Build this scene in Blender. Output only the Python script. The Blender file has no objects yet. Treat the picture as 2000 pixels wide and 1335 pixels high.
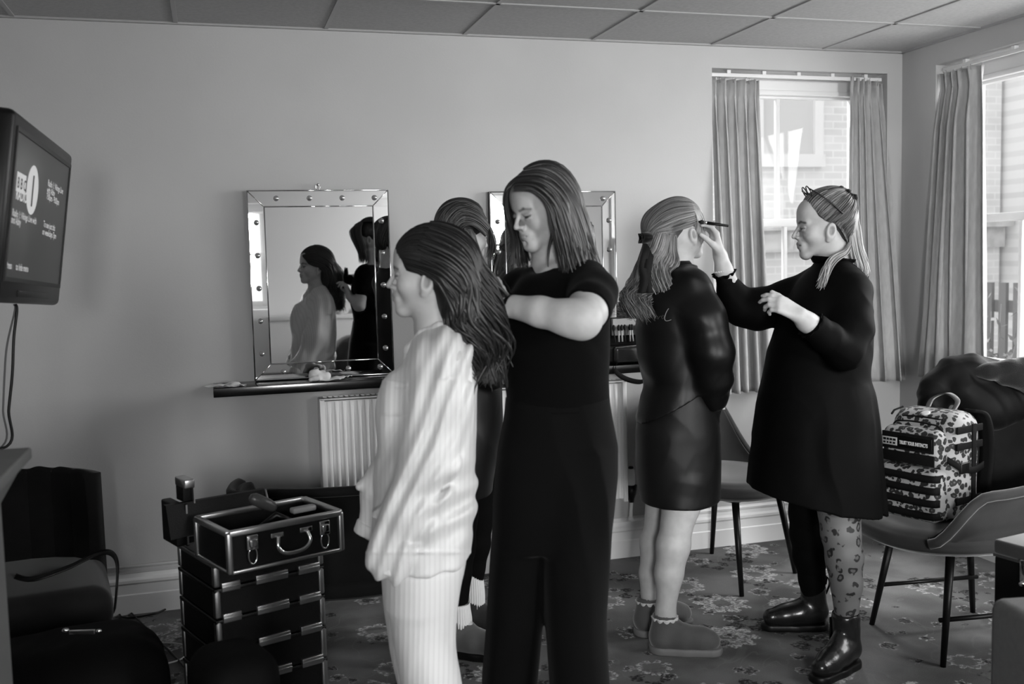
import bpy, bmesh, math, random
import numpy as np
import openvdb as vdb
from mathutils import Vector, Matrix
random.seed(7)
PI = math.pi
sc = bpy.context.scene
COL = sc.collection
V3 = lambda *a: np.array(a, float)

# ------------------------------------------------------------------ camera
EYE = 1.5
FPX = 1968.0
YAW, PITCH, ROLL = 0.286538, 0.082439, -0.0241796
cy, sy, cp, sp, cr, sr = math.cos(YAW), math.sin(YAW), math.cos(PITCH), math.sin(PITCH), math.cos(ROLL), math.sin(ROLL)
FW = V3(sy * cp, cy * cp, -sp)
_rt = V3(cy, -sy, 0)
_up = np.cross(_rt, FW)
RT = _rt * cr + _up * sr
UP = -_rt * sr + _up * cr
CAM = V3(0, 0, EYE)
cd = bpy.data.cameras.new('camera')
cam = bpy.data.objects.new('camera', cd)
COL.objects.link(cam)
M = Matrix(((RT[0], UP[0], -FW[0], CAM[0]), (RT[1], UP[1], -FW[1], CAM[1]), (RT[2], UP[2], -FW[2], CAM[2]), (0, 0, 0, 1)))
cam.matrix_world = M
cd.sensor_width = 36.0
cd.lens = 36.0 * FPX / 2000.0
cd.clip_start = 0.05
cd.dof.use_dof = True
cd.dof.focus_distance = 4.1
cd.dof.aperture_fstop = 3.2
sc.camera = cam

CR = V3(cy, -sy, 0)          # horizontal unit vector to the viewer's right
CF = V3(sy, cy, 0)           # horizontal unit vector away from the viewer
UZ = V3(0, 0, 1)

def ray(px, py):
    return (px - 1000) / FPX * RT - (py - 667.5) / FPX * UP + FW
def P(px, py, d):
    """surveyed point: direction of a photo point at d metres along the lens axis"""
    return CAM + ray(px, py) * d
def atY(px, py, Y):
    r = ray(px, py); return CAM + r * (Y / r[1])
def atX(px, py, X):
    r = ray(px, py); return CAM + r * (X / r[0])
def atZ(px, py, Z):
    r = ray(px, py); return CAM + r * ((Z - EYE) / r[2])

# ------------------------------------------------------------------ objects
def link(name, me, m=None, parent=None, smooth=None):
    o = bpy.data.objects.new(name, me)
    COL.objects.link(o)
    if m is not None:
        if isinstance(m, (list, tuple)):
            for q in m: me.materials.append(q)
        else: me.materials.append(m)
    if smooth is not None:
        me.polygons.foreach_set('use_smooth', [smooth] * len(me.polygons))
    if parent is not None:
        o.parent = parent
        o.matrix_parent_inverse = parent.matrix_world.inverted() if parent.type == 'EMPTY' and False else Matrix.Identity(4)
        if parent.get('_b') is not None:
            b = parent['_b']; me.transform(Matrix.Translation((-b[0], -b[1], -b[2])))
            o['_b'] = b
    return o
def tag(o, label, cat, group=None):
    o['label'] = label; o['category'] = cat
    if group: o['group'] = group
    return o
def thing(name, label, cat, loc=(0, 0, 0), group=None):
    o = bpy.data.objects.new(name, None); COL.objects.link(o)
    o.empty_display_size = 0.1
    o.location = tuple(float(v) for v in loc)
    o['_b'] = [float(v) for v in loc]          # meshes arrive in world space and are moved by this
    tag(o, label, cat, group)
    return o
def structure(o):
    o['kind'] = 'structure'; return o
def copy_tree(o, delta, label=None, group=None):
    c = o.copy(); COL.objects.link(c)
    c.location = Vector(o.location) + Vector([float(v) for v in delta])
    if label: c['label'] = label
    if group: c['group'] = group
    for ch in list(o.children):
        e = ch.copy(); COL.objects.link(e); e.parent = c
        for g in list(ch.children):
            h = g.copy(); COL.objects.link(h); h.parent = e
    return c

class MB:
    """collects shapes into one mesh (world coordinates)"""
    def __init__(s): s.v = []; s.f = []; s.mi = []; s.sm = []; s.uv = None
    def add(s, vs, fs, mi=0, sm=False):
        b = len(s.v); s.v.extend([tuple(map(float, q)) for q in vs])
        for f in fs: s.f.append(tuple(b + i for i in f)); s.mi.append(mi); s.sm.append(sm)
        return s
    def box(s, lo, hi, fr=None, bev=0, mi=0):
        """box between lo and hi; fr=(origin, ax, ay, az) is an optional frame"""
        bm = bmesh.new(); bmesh.ops.create_cube(bm, size=1.0)
        lo = V3(*lo); hi = V3(*hi); sz = hi - lo; c = (lo + hi) / 2
        for v in bm.verts: v.co = Vector((v.co[0] * sz[0] + c[0], v.co[1] * sz[1] + c[1], v.co[2] * sz[2] + c[2]))
        if bev > 0:
            bmesh.ops.bevel(bm, geom=bm.edges[:], offset=min(bev, min(abs(sz)) * .49), segments=3, profile=.5, affect='EDGES')
        bm.verts.index_update()
        vs = [V3(*v.co) for v in bm.verts]
        if fr is not None:
            o, ax, ay, az = fr
            vs = [o + ax * v[0] + ay * v[1] + az * v[2] for v in vs]
        s.add(vs, [[v.index for v in f.verts] for f in bm.faces], mi, bev > 0)
        bm.free(); return s
    def tube(s, pts, r, n=10, mi=0, flat=1.0, ref=None, cap=True, close=False):
        pts = [np.asarray(p, float) for p in pts]; m = len(pts)
        rs = r if hasattr(r, '__len__') else [r] * m
        vs = []; nrm = None
        for i in range(m):
            t = pts[(i + 1) % m if close else min(i + 1, m - 1)] - pts[(i - 1) % m if close else max(i - 1, 0)]
            t = t / (np.linalg.norm(t) + 1e-12)
            if nrm is None:
                a = np.asarray(ref, float) if ref is not None else (UZ if abs(t[2]) < .9 else V3(1, 0, 0))
                nrm = a - t * (a @ t)
            else: nrm = nrm - t * (nrm @ t)
            nrm = nrm / (np.linalg.norm(nrm) + 1e-12)
            bn = np.cross(t, nrm)
            for k in range(n):
                a = 2 * PI * k / n
                vs.append(pts[i] + nrm * math.cos(a) * rs[i] + bn * math.sin(a) * rs[i] * flat)
        fs = []
        for i in range(m if close else m - 1):
            j = (i + 1) % m
            for k in range(n):
                k2 = (k + 1) % n
                fs.append((i * n + k, i * n + k2, j * n + k2, j * n + k))
        if cap and not close:
            fs.append(tuple(range(n - 1, -1, -1))); fs.append(tuple((m - 1) * n + k for k in range(n)))
        return s.add(vs, fs, mi, True)
    def cyl(s, a, b, r, r2=None, n=20, mi=0):
        return s.tube([a, b], [r, r if r2 is None else r2], n, mi)
    def ball(s, c, r, n=12, mi=0, fr=None):
        r = V3(*r) if hasattr(r, '__len__') else V3(r, r, r)
        c = np.asarray(c, float); vs = [];
        for i in range(n + 1):
            th = PI * i / n
            for k in range(2 * n):
                ph = PI * k / n
                q = V3(math.sin(th) * math.cos(ph), math.sin(th) * math.sin(ph), math.cos(th)) * r
                if fr is not None: q = fr[0] * q[0] + fr[1] * q[1] + fr[2] * q[2]
                vs.append(c + q)
        fs = [(i * 2 * n + k, (i + 1) * 2 * n + k, (i + 1) * 2 * n + (k + 1) % (2 * n), i * 2 * n + (k + 1) % (2 * n)) for i in range(n) for k in range(2 * n)]
        return s.add(vs, fs, mi, True)
    def lathe(s, c, prof, axis=UZ, n=24, mi=0):
        c = np.asarray(c, float); axis = axis / np.linalg.norm(axis)
        a = np.cross(axis, V3(1, 0, 0) if abs(axis[0]) < .8 else UZ); a /= np.linalg.norm(a); b = np.cross(axis, a)
        vs = []
        for r, h in prof:
            for k in range(n):
                t = 2 * PI * k / n; vs.append(c + axis * h + (a * math.cos(t) + b * math.sin(t)) * r)
        fs = [(i * n + k, i * n + (k + 1) % n, (i + 1) * n + (k + 1) % n, (i + 1) * n + k) for i in range(len(prof) - 1) for k in range(n)]
        fs.append(tuple(range(n - 1, -1, -1))); fs.append(tuple((len(prof) - 1) * n + k for k in range(n)))
        return s.add(vs, fs, mi, True)
    def grid(s, F, nu, nv, mi=0, thick=0.0, closeu=False):
        """F(u,v)->point; optional thickness along the normal"""
        A = np.array([[F(i / (nu if closeu else nu - 1), j / (nv - 1)) for j in range(nv)] for i in range(nu)])
        if thick:
            du = np.roll(A, -1, 0) - np.roll(A, 1, 0) if closeu else np.gradient(A, axis=0)
            dv = np.gradient(A, axis=1)
            N = np.cross(du, dv); N /= (np.linalg.norm(N, axis=2, keepdims=True) + 1e-12)
            B = A + N * thick
        fs = []
        nn = nu if closeu else nu - 1
        q = lambda i, j: (i % nu) * nv + j
        for i in range(nn):
            for j in range(nv - 1):
                fs.append((q(i, j), q(i + 1, j), q(i + 1, j + 1), q(i, j + 1)))
        vs = list(A.reshape(-1, 3))
        if thick:
            o = nu * nv
            fs += [tuple(o + k for k in f[::-1]) for f in fs]
            vs += list(B.reshape(-1, 3))
            if not closeu:
                for j in range(nv - 1):
                    fs.append((q(0, j), q(0, j + 1), o + q(0, j + 1), o + q(0, j)))
                    fs.append((q(nu - 1, j + 1), q(nu - 1, j), o + q(nu - 1, j), o + q(nu - 1, j + 1)))
            for i in range(nn):
                fs.append((q(i + 1, 0), q(i, 0), o + q(i, 0), o + q(i + 1, 0)))
                fs.append((q(i, nv - 1), q(i + 1, nv - 1), o + q(i + 1, nv - 1), o + q(i, nv - 1)))
        return s.add(vs, fs, mi, True)
    def prism(s, poly, z0, z1, fr=None, mi=0):
        """poly: list of (x,y) extruded from z0 to z1 in frame fr"""
        n = len(poly); vs = [V3(x, y, z0) for x, y in poly] + [V3(x, y, z1) for x, y in poly]
        if fr is not None:
            o, ax, ay, az = fr; vs = [o + ax * v[0] + ay * v[1] + az * v[2] for v in vs]
        fs = [tuple(range(n - 1, -1, -1)), tuple(range(n, 2 * n))] + [(i, (i + 1) % n, n + (i + 1) % n, n + i) for i in range(n)]
        return s.add(vs, fs, mi)
    def build(s, name, m=None, parent=None):
        me = bpy.data.meshes.new(name)
        me.from_pydata(s.v, [], s.f)
        me.polygons.foreach_set('material_index', s.mi)
        me.polygons.foreach_set('use_smooth', s.sm)
        me.update()
        bm = bmesh.new(); bm.from_mesh(me); bmesh.ops.recalc_face_normals(bm, faces=bm.faces[:])
        bm.to_mesh(me); bm.free()
        return link(name, me, m, parent)

def catmull(pts, n):
    pts = np.asarray(pts, float); m = len(pts)
    t = np.linspace(0, m - 1, n); out = []
    for q in t:
        i = min(int(q), m - 2); u = q - i
        p0 = pts[max(i - 1, 0)]; p1 = pts[i]; p2 = pts[i + 1]; p3 = pts[min(i + 2, m - 1)]
        out.append(.5 * ((2 * p1) + (-p0 + p2) * u + (2 * p0 - 5 * p1 + 4 * p2 - p3) * u * u + (-p0 + 3 * p1 - 3 * p2 + p3) * u ** 3))
    return np.array(out)

# ------------------------------------------------------------------ distance-field modelling
class SDF:
    def __init__(s, pts, pad=.12, vs=.005):
        pts = np.asarray(pts, float)
        s.vs = vs; s.lo = pts.min(0) - pad; hi = pts.max(0) + pad
        s.n = np.ceil((hi - s.lo) / vs).astype(int) + 1
        s.ax = [(s.lo[i] + vs * np.arange(s.n[i])).astype(np.float32) for i in range(3)]
        s.D = np.full(tuple(s.n), .2, np.float32)
    def _sl(s, lo, hi):
        a = np.clip(np.floor((np.asarray(lo) - s.lo) / s.vs).astype(int), 0, s.n)
        b = np.clip(np.ceil((np.asarray(hi) - s.lo) / s.vs).astype(int) + 1, 0, s.n)
        sl = tuple(slice(a[i], b[i]) for i in range(3))
        X = s.ax[0][sl[0]][:, None, None]; Y = s.ax[1][sl[1]][None, :, None]; Z = s.ax[2][sl[2]][None, None, :]
        return sl, X, Y, Z
    def _mix(s, sl, d, k, mode):
        cur = s.D[sl]
        if cur.size == 0: return
        d = d.astype(np.float32)
        if mode == 'sub':
            d = -d
            if k > 0:
                h = np.maximum(k - np.abs(cur - d), 0) / k; s.D[sl] = np.maximum(cur, d) + h * h * k * .25
            else: s.D[sl] = np.maximum(cur, d)
        else:
            if k > 0:
                h = np.maximum(k - np.abs(cur - d), 0) / k; s.D[sl] = np.minimum(cur, d) - h * h * k * .25
            else: s.D[sl] = np.minimum(cur, d)
    def cap(s, a, b, ra, rb=None, k=.02, mode='add', flat=None):
        a = np.asarray(a, float); b = np.asarray(b, float); rb = ra if rb is None else rb
        m = max(ra, rb) + k + 3 * s.vs
        sl, X, Y, Z = s._sl(np.minimum(a, b) - m, np.maximum(a, b) + m)
        ab = b - a; L = float(ab @ ab) + 1e-12
        px, py, pz = X - a[0], Y - a[1], Z - a[2]
        t = np.clip((px * ab[0] + py * ab[1] + pz * ab[2]) / L, 0, 1)
        qx, qy, qz = px - t * ab[0], py - t * ab[1], pz - t * ab[2]
        if flat is not None:      # squash along a direction: (vec, factor<1)
            v, fc = flat; v = v / np.linalg.norm(v)
            dt = qx * v[0] + qy * v[1] + qz * v[2]; g = (1 / fc - 1)
            qx, qy, qz = qx + dt * v[0] * g, qy + dt * v[1] * g, qz + dt * v[2] * g
        d = np.sqrt(qx * qx + qy * qy + qz * qz) - (ra + (rb - ra) * t)
        if flat is not None: d = d * (flat[1] * .5 + .5)
        s._mix(sl, d, k, mode); return s
    def chain(s, pts, rs, k=.02, **kw):
        for i in range(len(pts) - 1): s.cap(pts[i], pts[i + 1], rs[i], rs[i + 1], k, **kw)
        return s
    def ell(s, c, r, fr=None, k=.02, mode='add'):
        c = np.asarray(c, float); r = V3(*r) if hasattr(r, '__len__') else V3(r, r, r)
        m = max(r) + k + 3 * s.vs
        sl, X, Y, Z = s._sl(c - m, c + m)
        px, py, pz = X - c[0], Y - c[1], Z - c[2]
        if fr is not None:
            u, v, w = fr
            px, py, pz = (px * u[0] + py * u[1] + pz * u[2], px * v[0] + py * v[1] + pz * v[2], px * w[0] + py * w[1] + pz * w[2])
        k0 = np.sqrt((px / r[0]) ** 2 + (py / r[1]) ** 2 + (pz / r[2]) ** 2) + 1e-9
        k1 = np.sqrt((px / r[0] ** 2) ** 2 + (py / r[1] ** 2) ** 2 + (pz / r[2] ** 2) ** 2) + 1e-9
        s._mix(sl, k0 * (k0 - 1) / k1, k, mode); return s
    def rbox(s, c, h, fr, rad=.01, k=.0, mode='add'):
        c = np.asarray(c, float); m = float(np.linalg.norm(h)) + k + 3 * s.vs
        sl, X, Y, Z = s._sl(c - m, c + m)
        px, py, pz = X - c[0], Y - c[1], Z - c[2]; u, v, w = fr
        q = [abs(px * a[0] + py * a[1] + pz * a[2]) - (h[i] - rad) for i, a in enumerate((u, v, w))]
        o = np.sqrt(sum(np.maximum(t, 0) ** 2 for t in q)) + np.minimum(np.maximum(np.maximum(q[0], q[1]), q[2]), 0) - rad
        s._mix(sl, o, k, mode); return s
    def loft(s, rows, k=.02, ux=CR, uy=CF, rnd=.01, ex=2.0, mode='add'):
        """rows: (centre point, half width along ux, half depth along uy), any order; stacked in z"""
        rows = sorted(rows, key=lambda r: r[0][2])
        zz = np.array([r[0][2] for r in rows]); C = np.array([r[0] for r in rows]); A = np.array([r[1] for r in rows]); B = np.array([r[2] for r in rows])
        zf = np.linspace(zz[0], zz[-1], 60)
        def sm(y):
            v = np.interp(zf, zz, y); kx = np.array([.1, .2, .4, .2, .1]); 
            return np.convolve(np.pad(v, 2, mode='edge'), kx, 'valid')
        cx, cyy, a_, b_ = sm(C[:, 0]), sm(C[:, 1]), sm(A), sm(B)
        m = k + 4 * s.vs; mr = max(a_.max(), b_.max()) + m
        sl, X, Y, Z = s._sl((cx.min() - mr, cyy.min() - mr, zz[0] - m), (cx.max() + mr, cyy.max() + mr, zz[-1] + m))
        z1 = Z[0, 0, :]
        gx = np.interp(z1, zf, cx)[None, None, :]; gy = np.interp(z1, zf, cyy)[None, None, :]
        ga = np.interp(z1, zf, a_)[None, None, :]; gb = np.interp(z1, zf, b_)[None, None, :]
        dx = X - gx; dy = Y - gy
        u = dx * ux[0] + dy * ux[1]; v = dx * uy[0] + dy * uy[1]
        if ex != 2.0: q = (np.abs(u / ga) ** ex + np.abs(v / gb) ** ex) ** (1 / ex)
        else: q = np.sqrt((u / ga) ** 2 + (v / gb) ** 2)
        d = (q - 1) * np.minimum(ga, gb) * (.6 + .4 * np.minimum(1, np.maximum(ga, gb) / np.minimum(ga, gb) / np.maximum(q, .5)))
        dz = np.maximum(zz[0] - Z, Z - zz[-1]) + rnd
        dd = d + rnd
        d = np.minimum(np.maximum(dd, dz), 0) + np.sqrt(np.maximum(dd, 0) ** 2 + np.maximum(dz, 0) ** 2) - rnd
        s._mix(sl, d, k, mode); return s
    def displace(s, fn, band=.03):
        I = np.nonzero(np.abs(s.D) < band)
        x, y, z = s.ax[0][I[0]], s.ax[1][I[1]], s.ax[2][I[2]]
        s.D[I] += fn(x, y, z).astype(np.float32); return s
    def sample(s, pts):
        q = (np.asarray(pts) - s.lo) / s.vs; n = np.array(s.D.shape)
        i = np.clip(np.floor(q).astype(int), 0, n - 2); f = np.clip(q - i, 0, 1); r = 0
        for a in (0, 1):
            for b in (0, 1):
                for c in (0, 1):
                    w = (f[..., 0] if a else 1 - f[..., 0]) * (f[..., 1] if b else 1 - f[..., 1]) * (f[..., 2] if c else 1 - f[..., 2])
                    r = r + w * s.D[i[..., 0] + a, i[..., 1] + b, i[..., 2] + c]
        return np.where(((q < 0) | (q > n - 1)).any(-1), .2, r)
    def wrap(s, body, planes=(), holes=(), off=.005, far=.07):
        """cover body with cloth wherever it would poke out; planes (p, n): nothing beyond on the n side; holes (c, r): stay clear"""
        I = np.nonzero((s.D < far) & (s.D > -.03))
        P_ = np.stack([s.ax[0][I[0]], s.ax[1][I[1]], s.ax[2][I[2]]], -1).astype(float)
        d = body.sample(P_) - off
        for p, n in planes: d = np.maximum(d, (P_ - p) @ (np.asarray(n, float) / np.linalg.norm(n)))
        for c, r in holes: d = np.maximum(d, r - np.linalg.norm(P_ - c, axis=1))
        cur = s.D[I]; k = .012; h = np.maximum(k - np.abs(cur - d), 0) / k
        s.D[I] = (np.minimum(cur, d) - h * h * k * .25).astype(np.float32); return s
    def cut_below(s, z):
        d = (z - s.ax[2])[None, None, :].astype(np.float32); s.D = np.maximum(s.D, d); return s
    def cut(s, p, n):
        """removes the side n points to"""
        n = np.asarray(n, float) / np.linalg.norm(n)
        d = ((s.ax[0] - p[0])[:, None, None] * n[0] + (s.ax[1] - p[1])[None, :, None] * n[1] + (s.ax[2] - p[2])[None, None, :] * n[2]).astype(np.float32)
        s.D = np.maximum(s.D, d); return s
    def arrays(s):
        D = s.D; D[0] = D[-1] = .2; D[:, 0] = D[:, -1] = .2; D[:, :, 0] = D[:, :, -1] = .2
        D = np.clip(D, -2.5 * s.vs, 2.5 * s.vs)
        g = vdb.FloatGrid(); g.background = float(2.5 * s.vs) if False else 0.0
        g = vdb.FloatGrid(float(2.5 * s.vs)); g.copyFromArray(D, tolerance=1e-7)
        pts, quads = g.convertToQuads(0.0)
        pts = pts.astype(np.float64) * s.vs + s.lo
        return pts, quads[:, ::-1].astype(np.int64)
    def build(s, name, m, parent=None, paint=None, base=1.0, extra=None, smooth_it=0):
        pts, quads = s.arrays()
        return np_mesh(name, pts, quads, m, parent, paint, base)

def np_mesh(name, pts, quads, m, parent=None, paint=None, base=1.0, col=None):
    me = bpy.data.meshes.new(name)
    n = len(pts); q = len(quads)
    me.vertices.add(n); me.vertices.foreach_set('co', np.asarray(pts, np.float32).ravel())
    me.loops.add(q * 4); me.loops.foreach_set('vertex_index', np.asarray(quads, np.int32).ravel())
    me.polygons.add(q); me.polygons.foreach_set('loop_start', np.arange(q, dtype=np.int32) * 4)
    me.polygons.foreach_set('use_smooth', np.ones(q, bool))
    me.update(calc_edges=True); me.validate()
    if paint is not None or col is not None:
        c = np.full(n, base) if col is None else np.asarray(col, float)
        for pr in (paint or []):
            kind = pr[0]
            if kind == 'cap':
                _, a, b, r, val, soft = pr
                ab = b - a; L = ab @ ab + 1e-12; t = np.clip(((pts - a) @ ab) / L, 0, 1)
                d = np.linalg.norm(pts - a - t[:, None] * ab, axis=1)
                w = np.clip((r - d) / soft + .5, 0, 1); w = w * w * (3 - 2 * w)
                c = c * (1 - w) + val * w
        at = me.color_attributes.new('tone', 'FLOAT_COLOR', 'POINT')
        at.data.foreach_set('color', np.stack([c, c, c, np.ones(n)], 1).astype(np.float32).ravel())
    return link(name, me, m, parent)

_LAT = np.random.RandomState(42).uniform(-1, 1, (32, 32, 32)).astype(np.float32)
def vnoise(x, y, z):
    """smooth lattice noise, about -1..1"""
    xi, yi, zi = np.floor(x).astype(int), np.floor(y).astype(int), np.floor(z).astype(int)
    fx, fy, fz = x - xi, y - yi, z - zi
    fx, fy, fz = fx * fx * (3 - 2 * fx), fy * fy * (3 - 2 * fy), fz * fz * (3 - 2 * fz); r = 0
    for i in (0, 1):
        wx = fx if i else 1 - fx
        for j in (0, 1):
            wy = fy if j else 1 - fy
            for k in (0, 1):
                r = r + wx * wy * (fz if k else 1 - fz) * _LAT[(xi + i) & 31, (yi + j) & 31, (zi + k) & 31]
    return r
def folds(dirv, freq, amp, seed=0, warp=.6, sharp=1.0, stretch=.22):
    """cloth folds: irregular ridges running across dirv, wandering and fading in and out"""
    rs = np.random.RandomState(seed); d = np.asarray(dirv, float) / np.linalg.norm(dirv)
    e = np.cross(d, [.3, .8, .5]); e /= np.linalg.norm(e); g = np.cross(d, e); o = rs.uniform(0, 30, 8)
    def fn(x, y, z):
        u, v, w = x * d[0] + y * d[1] + z * d[2], x * e[0] + y * e[1] + z * e[2], x * g[0] + y * g[1] + z * g[2]
        wa = vnoise(x * 5 + o[3], y * 5 + o[4], z * 5 + o[5]) * warp * .06
        u2 = (u + wa) * freq * 1.6
        n = vnoise(u2 + o[0], v * freq * stretch * 1.6 + o[1], w * freq * stretch * 1.6 + o[2])
        r = 1 - 2.2 * np.abs(n)                       # crisp ridges
        m = np.clip(.5 + .9 * vnoise(x * 4 + o[6], y * 4 + o[7], z * 4 + o[0]), 0, 1)
        return -amp * (.55 * r * m + .6 * n)
    return fn

# ------------------------------------------------------------------ materials
def s2l(v):
    v = v / 255.0
    return v / 12.92 if v <= .04045 else ((v + .055) / 1.055) ** 2.4
class N:
    """tiny node expression helper"""
    def __init__(s, name):
        s.m = bpy.data.materials.new(name); s.m.use_nodes = True
        s.t = s.m.node_tree; s.t.nodes.clear()
        s.out = s.t.nodes.new('ShaderNodeOutputMaterial')
        s.b = s.t.nodes.new('ShaderNodeBsdfPrincipled')
        s.t.links.new(s.b.outputs[0], s.out.inputs[0])
    def node(s, typ, ins=None, **kw):
        n = s.t.nodes.new(typ)
        for k, v in kw.items(): setattr(n, k, v)
        for k, v in (ins or {}).items(): s.set(n.inputs[k], v)
        return n
    def set(s, sock, v):
        if isinstance(v, bpy.types.NodeSocket): s.t.links.new(v, sock)
        elif hasattr(v, '__len__') or not sock.type in ('RGBA',): sock.default_value = v
        else: sock.default_value = (v, v, v, 1)
    def math(s, op, a, b=0.0, c=0.0):
        n = s.t.nodes.new('ShaderNodeMath'); n.operation = op
        s.set(n.inputs[0], a); s.set(n.inputs[1], b); s.set(n.inputs[2], c); return n.outputs[0]
    def mix(s, f, a, b):
        n = s.t.nodes.new('ShaderNodeMix'); n.data_type = 'FLOAT'
        s.set(n.inputs[0], f); s.set(n.inputs[2], a); s.set(n.inputs[3], b); return n.outputs[0]
    def ramp(s, f, a, b, lo=0.0, hi=1.0):
        n = s.t.nodes.new('ShaderNodeMapRange'); n.interpolation_type = 'SMOOTHSTEP'
        s.set(n.inputs[0], f); s.set(n.inputs[1], a); s.set(n.inputs[2], b); s.set(n.inputs[3], lo); s.set(n.inputs[4], hi); return n.outputs[0]
    def noise(s, scale, detail=3, vec=None, dist=0.0, rough=.5):
        n = s.node('ShaderNodeTexNoise', {'Scale': scale, 'Detail': detail, 'Distortion': dist, 'Roughness': rough})
        if vec is not None: s.t.links.new(vec, n.inputs['Vector'])
        return n.outputs[0]
    def coord(s, kind='Object', scale=None, rot=None, loc=None):
        c = s.t.nodes.new('ShaderNodeTexCoord').outputs[kind]
        if scale is not None or rot is not None or loc is not None:
            mp = s.t.nodes.new('ShaderNodeMapping'); s.t.links.new(c, mp.inputs[0])
            if scale is not None: mp.inputs['Scale'].default_value = scale
            if rot is not None: mp.inputs['Rotation'].default_value = rot
            if loc is not None: mp.inputs['Location'].default_value = loc
            c = mp.outputs[0]
        return c
    def col(s, v): s.set(s.b.inputs['Base Color'], v); return s
    def p(s, **kw):
        for k, v in kw.items(): s.set(s.b.inputs[k.replace('_', ' ')], v)
        return s
    def bump(s, h, strength=.3, dist=.01):
        n = s.node('ShaderNodeBump', {'Strength': strength, 'Distance': dist, 'Height': h})
        s.t.links.new(n.outputs[0], s.b.inputs['Normal']); return s
def mat(name, v, rough=.6, spec=.4, metal=0.0, bump=0, bscale=40, var=0, vscale=6, sheen=0, coat=0):
    n = N(name); n.p(Roughness=rough, Metallic=metal); n.b.inputs['Specular IOR Level'].default_value = spec
    c = n.coord()
    if var: n.col(n.math('MULTIPLY', n.ramp(n.noise(vscale, 4, c), .3, .7, 1 - var, 1 + var), v))
    else: n.col(v)
    if bump: n.bump(n.noise(bscale, 4, c), bump, .004)
    if sheen: n.b.inputs['Sheen Weight'].default_value = sheen; n.b.inputs['Sheen Roughness'].default_value = .4
    if coat: n.b.inputs['Coat Weight'].default_value = coat; n.b.inputs['Coat Roughness'].default_value = .1
    return n.m
def H(px, py, h):
    """surveyed point on a photo direction, h metres away measured level along the floor"""
    r = ray(px, py); return CAM + r * (h / (r @ CF))
def HR(rpx, h): return rpx * h / FPX
YB, XR, XL, YR, ZC = 4.59, 3.53, -1.05, -2.2, 2.526

# ------------------------------------------------------------------ room materials
m_wall = mat('wall_paint', .46, .75, .25, bump=.08, bscale=120, var=.03, vscale=2)
m_white = mat('white_gloss_paint', .74, .35, .4)
m_upvc = mat('window_white', .8, .35, .4)
m_ceil = mat('ceiling_tile', .42, .9, .1, bump=.25, bscale=260, var=.05, vscale=60)
m_tbar = mat('ceiling_grid_metal', .36, .45, .3)
def carpet():
    n = N('floral_carpet'); c = n.coord()
    base = n.mix(n.ramp(n.noise(3.1, 3, c), .35, .65), .10, .17)
    base = n.math('ADD', base, n.math('MULTIPLY', n.math('SUBTRACT', n.noise(230, 2, c), .5), .06))
    def flower(scale, seed, npet, r0, r1, val, cval, gate=.3):
        cc = n.coord(loc=(seed * 3.7, seed * 1.9, 0), scale=(1, 1, 0))
        v = n.node('ShaderNodeTexVoronoi', {'Scale': scale, 'Randomness': .75}); v.voronoi_dimensions = '2D'
        nz = n.t.nodes.new('ShaderNodeTexNoise'); nz.inputs['Scale'].default_value = 34; n.t.links.new(cc, nz.inputs[0])
        va = n.t.nodes.new('ShaderNodeVectorMath'); va.operation = 'MULTIPLY_ADD'
        n.t.links.new(nz.outputs[1], va.inputs[0]); va.inputs[1].default_value = (.055, .055, 0); n.t.links.new(cc, va.inputs[2])
        n.t.links.new(va.outputs[0], v.inputs['Vector'])
        # position relative to the cell's own centre
        sb = n.t.nodes.new('ShaderNodeVectorMath'); sb.operation = 'SUBTRACT'
        n.t.links.new(va.outputs[0], sb.inputs[0]); n.t.links.new(v.outputs['Position'], sb.inputs[1])
        sx = n.t.nodes.new('ShaderNodeSeparateXYZ'); n.t.links.new(sb.outputs[0], sx.inputs[0])
        ang = n.math('ARCTAN2', sx.outputs[1], sx.outputs[0])
        sc_ = n.node('ShaderNodeSeparateColor'); n.t.links.new(v.outputs['Color'], sc_.inputs[0])
        ang = n.math('ADD', ang, n.math('MULTIPLY', sc_.outputs[0], 6.28))
        pet = n.math('ABSOLUTE', n.math('SINE', n.math('MULTIPLY', ang, npet / 2)))
        dist = v.outputs['Distance']
        R = n.math('MULTIPLY_ADD', n.math('POWER', pet, .6), r1 - r0, r0)
        R = n.math('MULTIPLY', R, n.math('MULTIPLY_ADD', sc_.outputs[1], .7, .55))
        inside = n.math('MULTIPLY', n.ramp(n.math('SUBTRACT', dist, R), -.010 * scale, .003 * scale, 1, 0), n.math('GREATER_THAN', sc_.outputs[2], gate))
        core = n.ramp(dist, .1, .14, 1, 0)
        ringd = n.ramp(n.math('ABSOLUTE', n.math('SUBTRACT', dist, n.math('MULTIPLY', R, .62))), .0, .05, .55, 0)
        pat = n.mix(core, n.mix(ringd, val, .03), cval)
        mot = n.ramp(n.noise(75, 4, c), .38, .56, .12, 1)
        return n.math('MULTIPLY', inside, n.math('MULTIPLY', mot, .92)), pat
    # trailing stems
    st = n.math('ABSOLUTE', n.math('SUBTRACT', n.noise(2.4, 2, n.coord(scale=(1, 1, 0)), dist=1.4), .5))
    stem = n.math('MULTIPLY', n.ramp(st, .003, .009, 1, 0), .28)
    k = n.mix(stem, base, .2)
    for a in ((3.6, 6.7, 4, .05, .30, .02, .15, .35), (2.9, 1, 9, .17, .31, .52, .15, .25), (4.4, 2.3, 5, .08, .24, .42, .04, .55), (7.5, 4.1, 6, .08, .22, .55, .03, .6)):
        f, pt = flower(*a); k = n.mix(f, k, pt)
    n.col(k); n.p(Roughness=.95); n.b.inputs['Specular IOR Level'].default_value = .05
    n.bump(n.noise(300, 2, c), .5, .004)
    return n.m
m_carpet = carpet()

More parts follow.
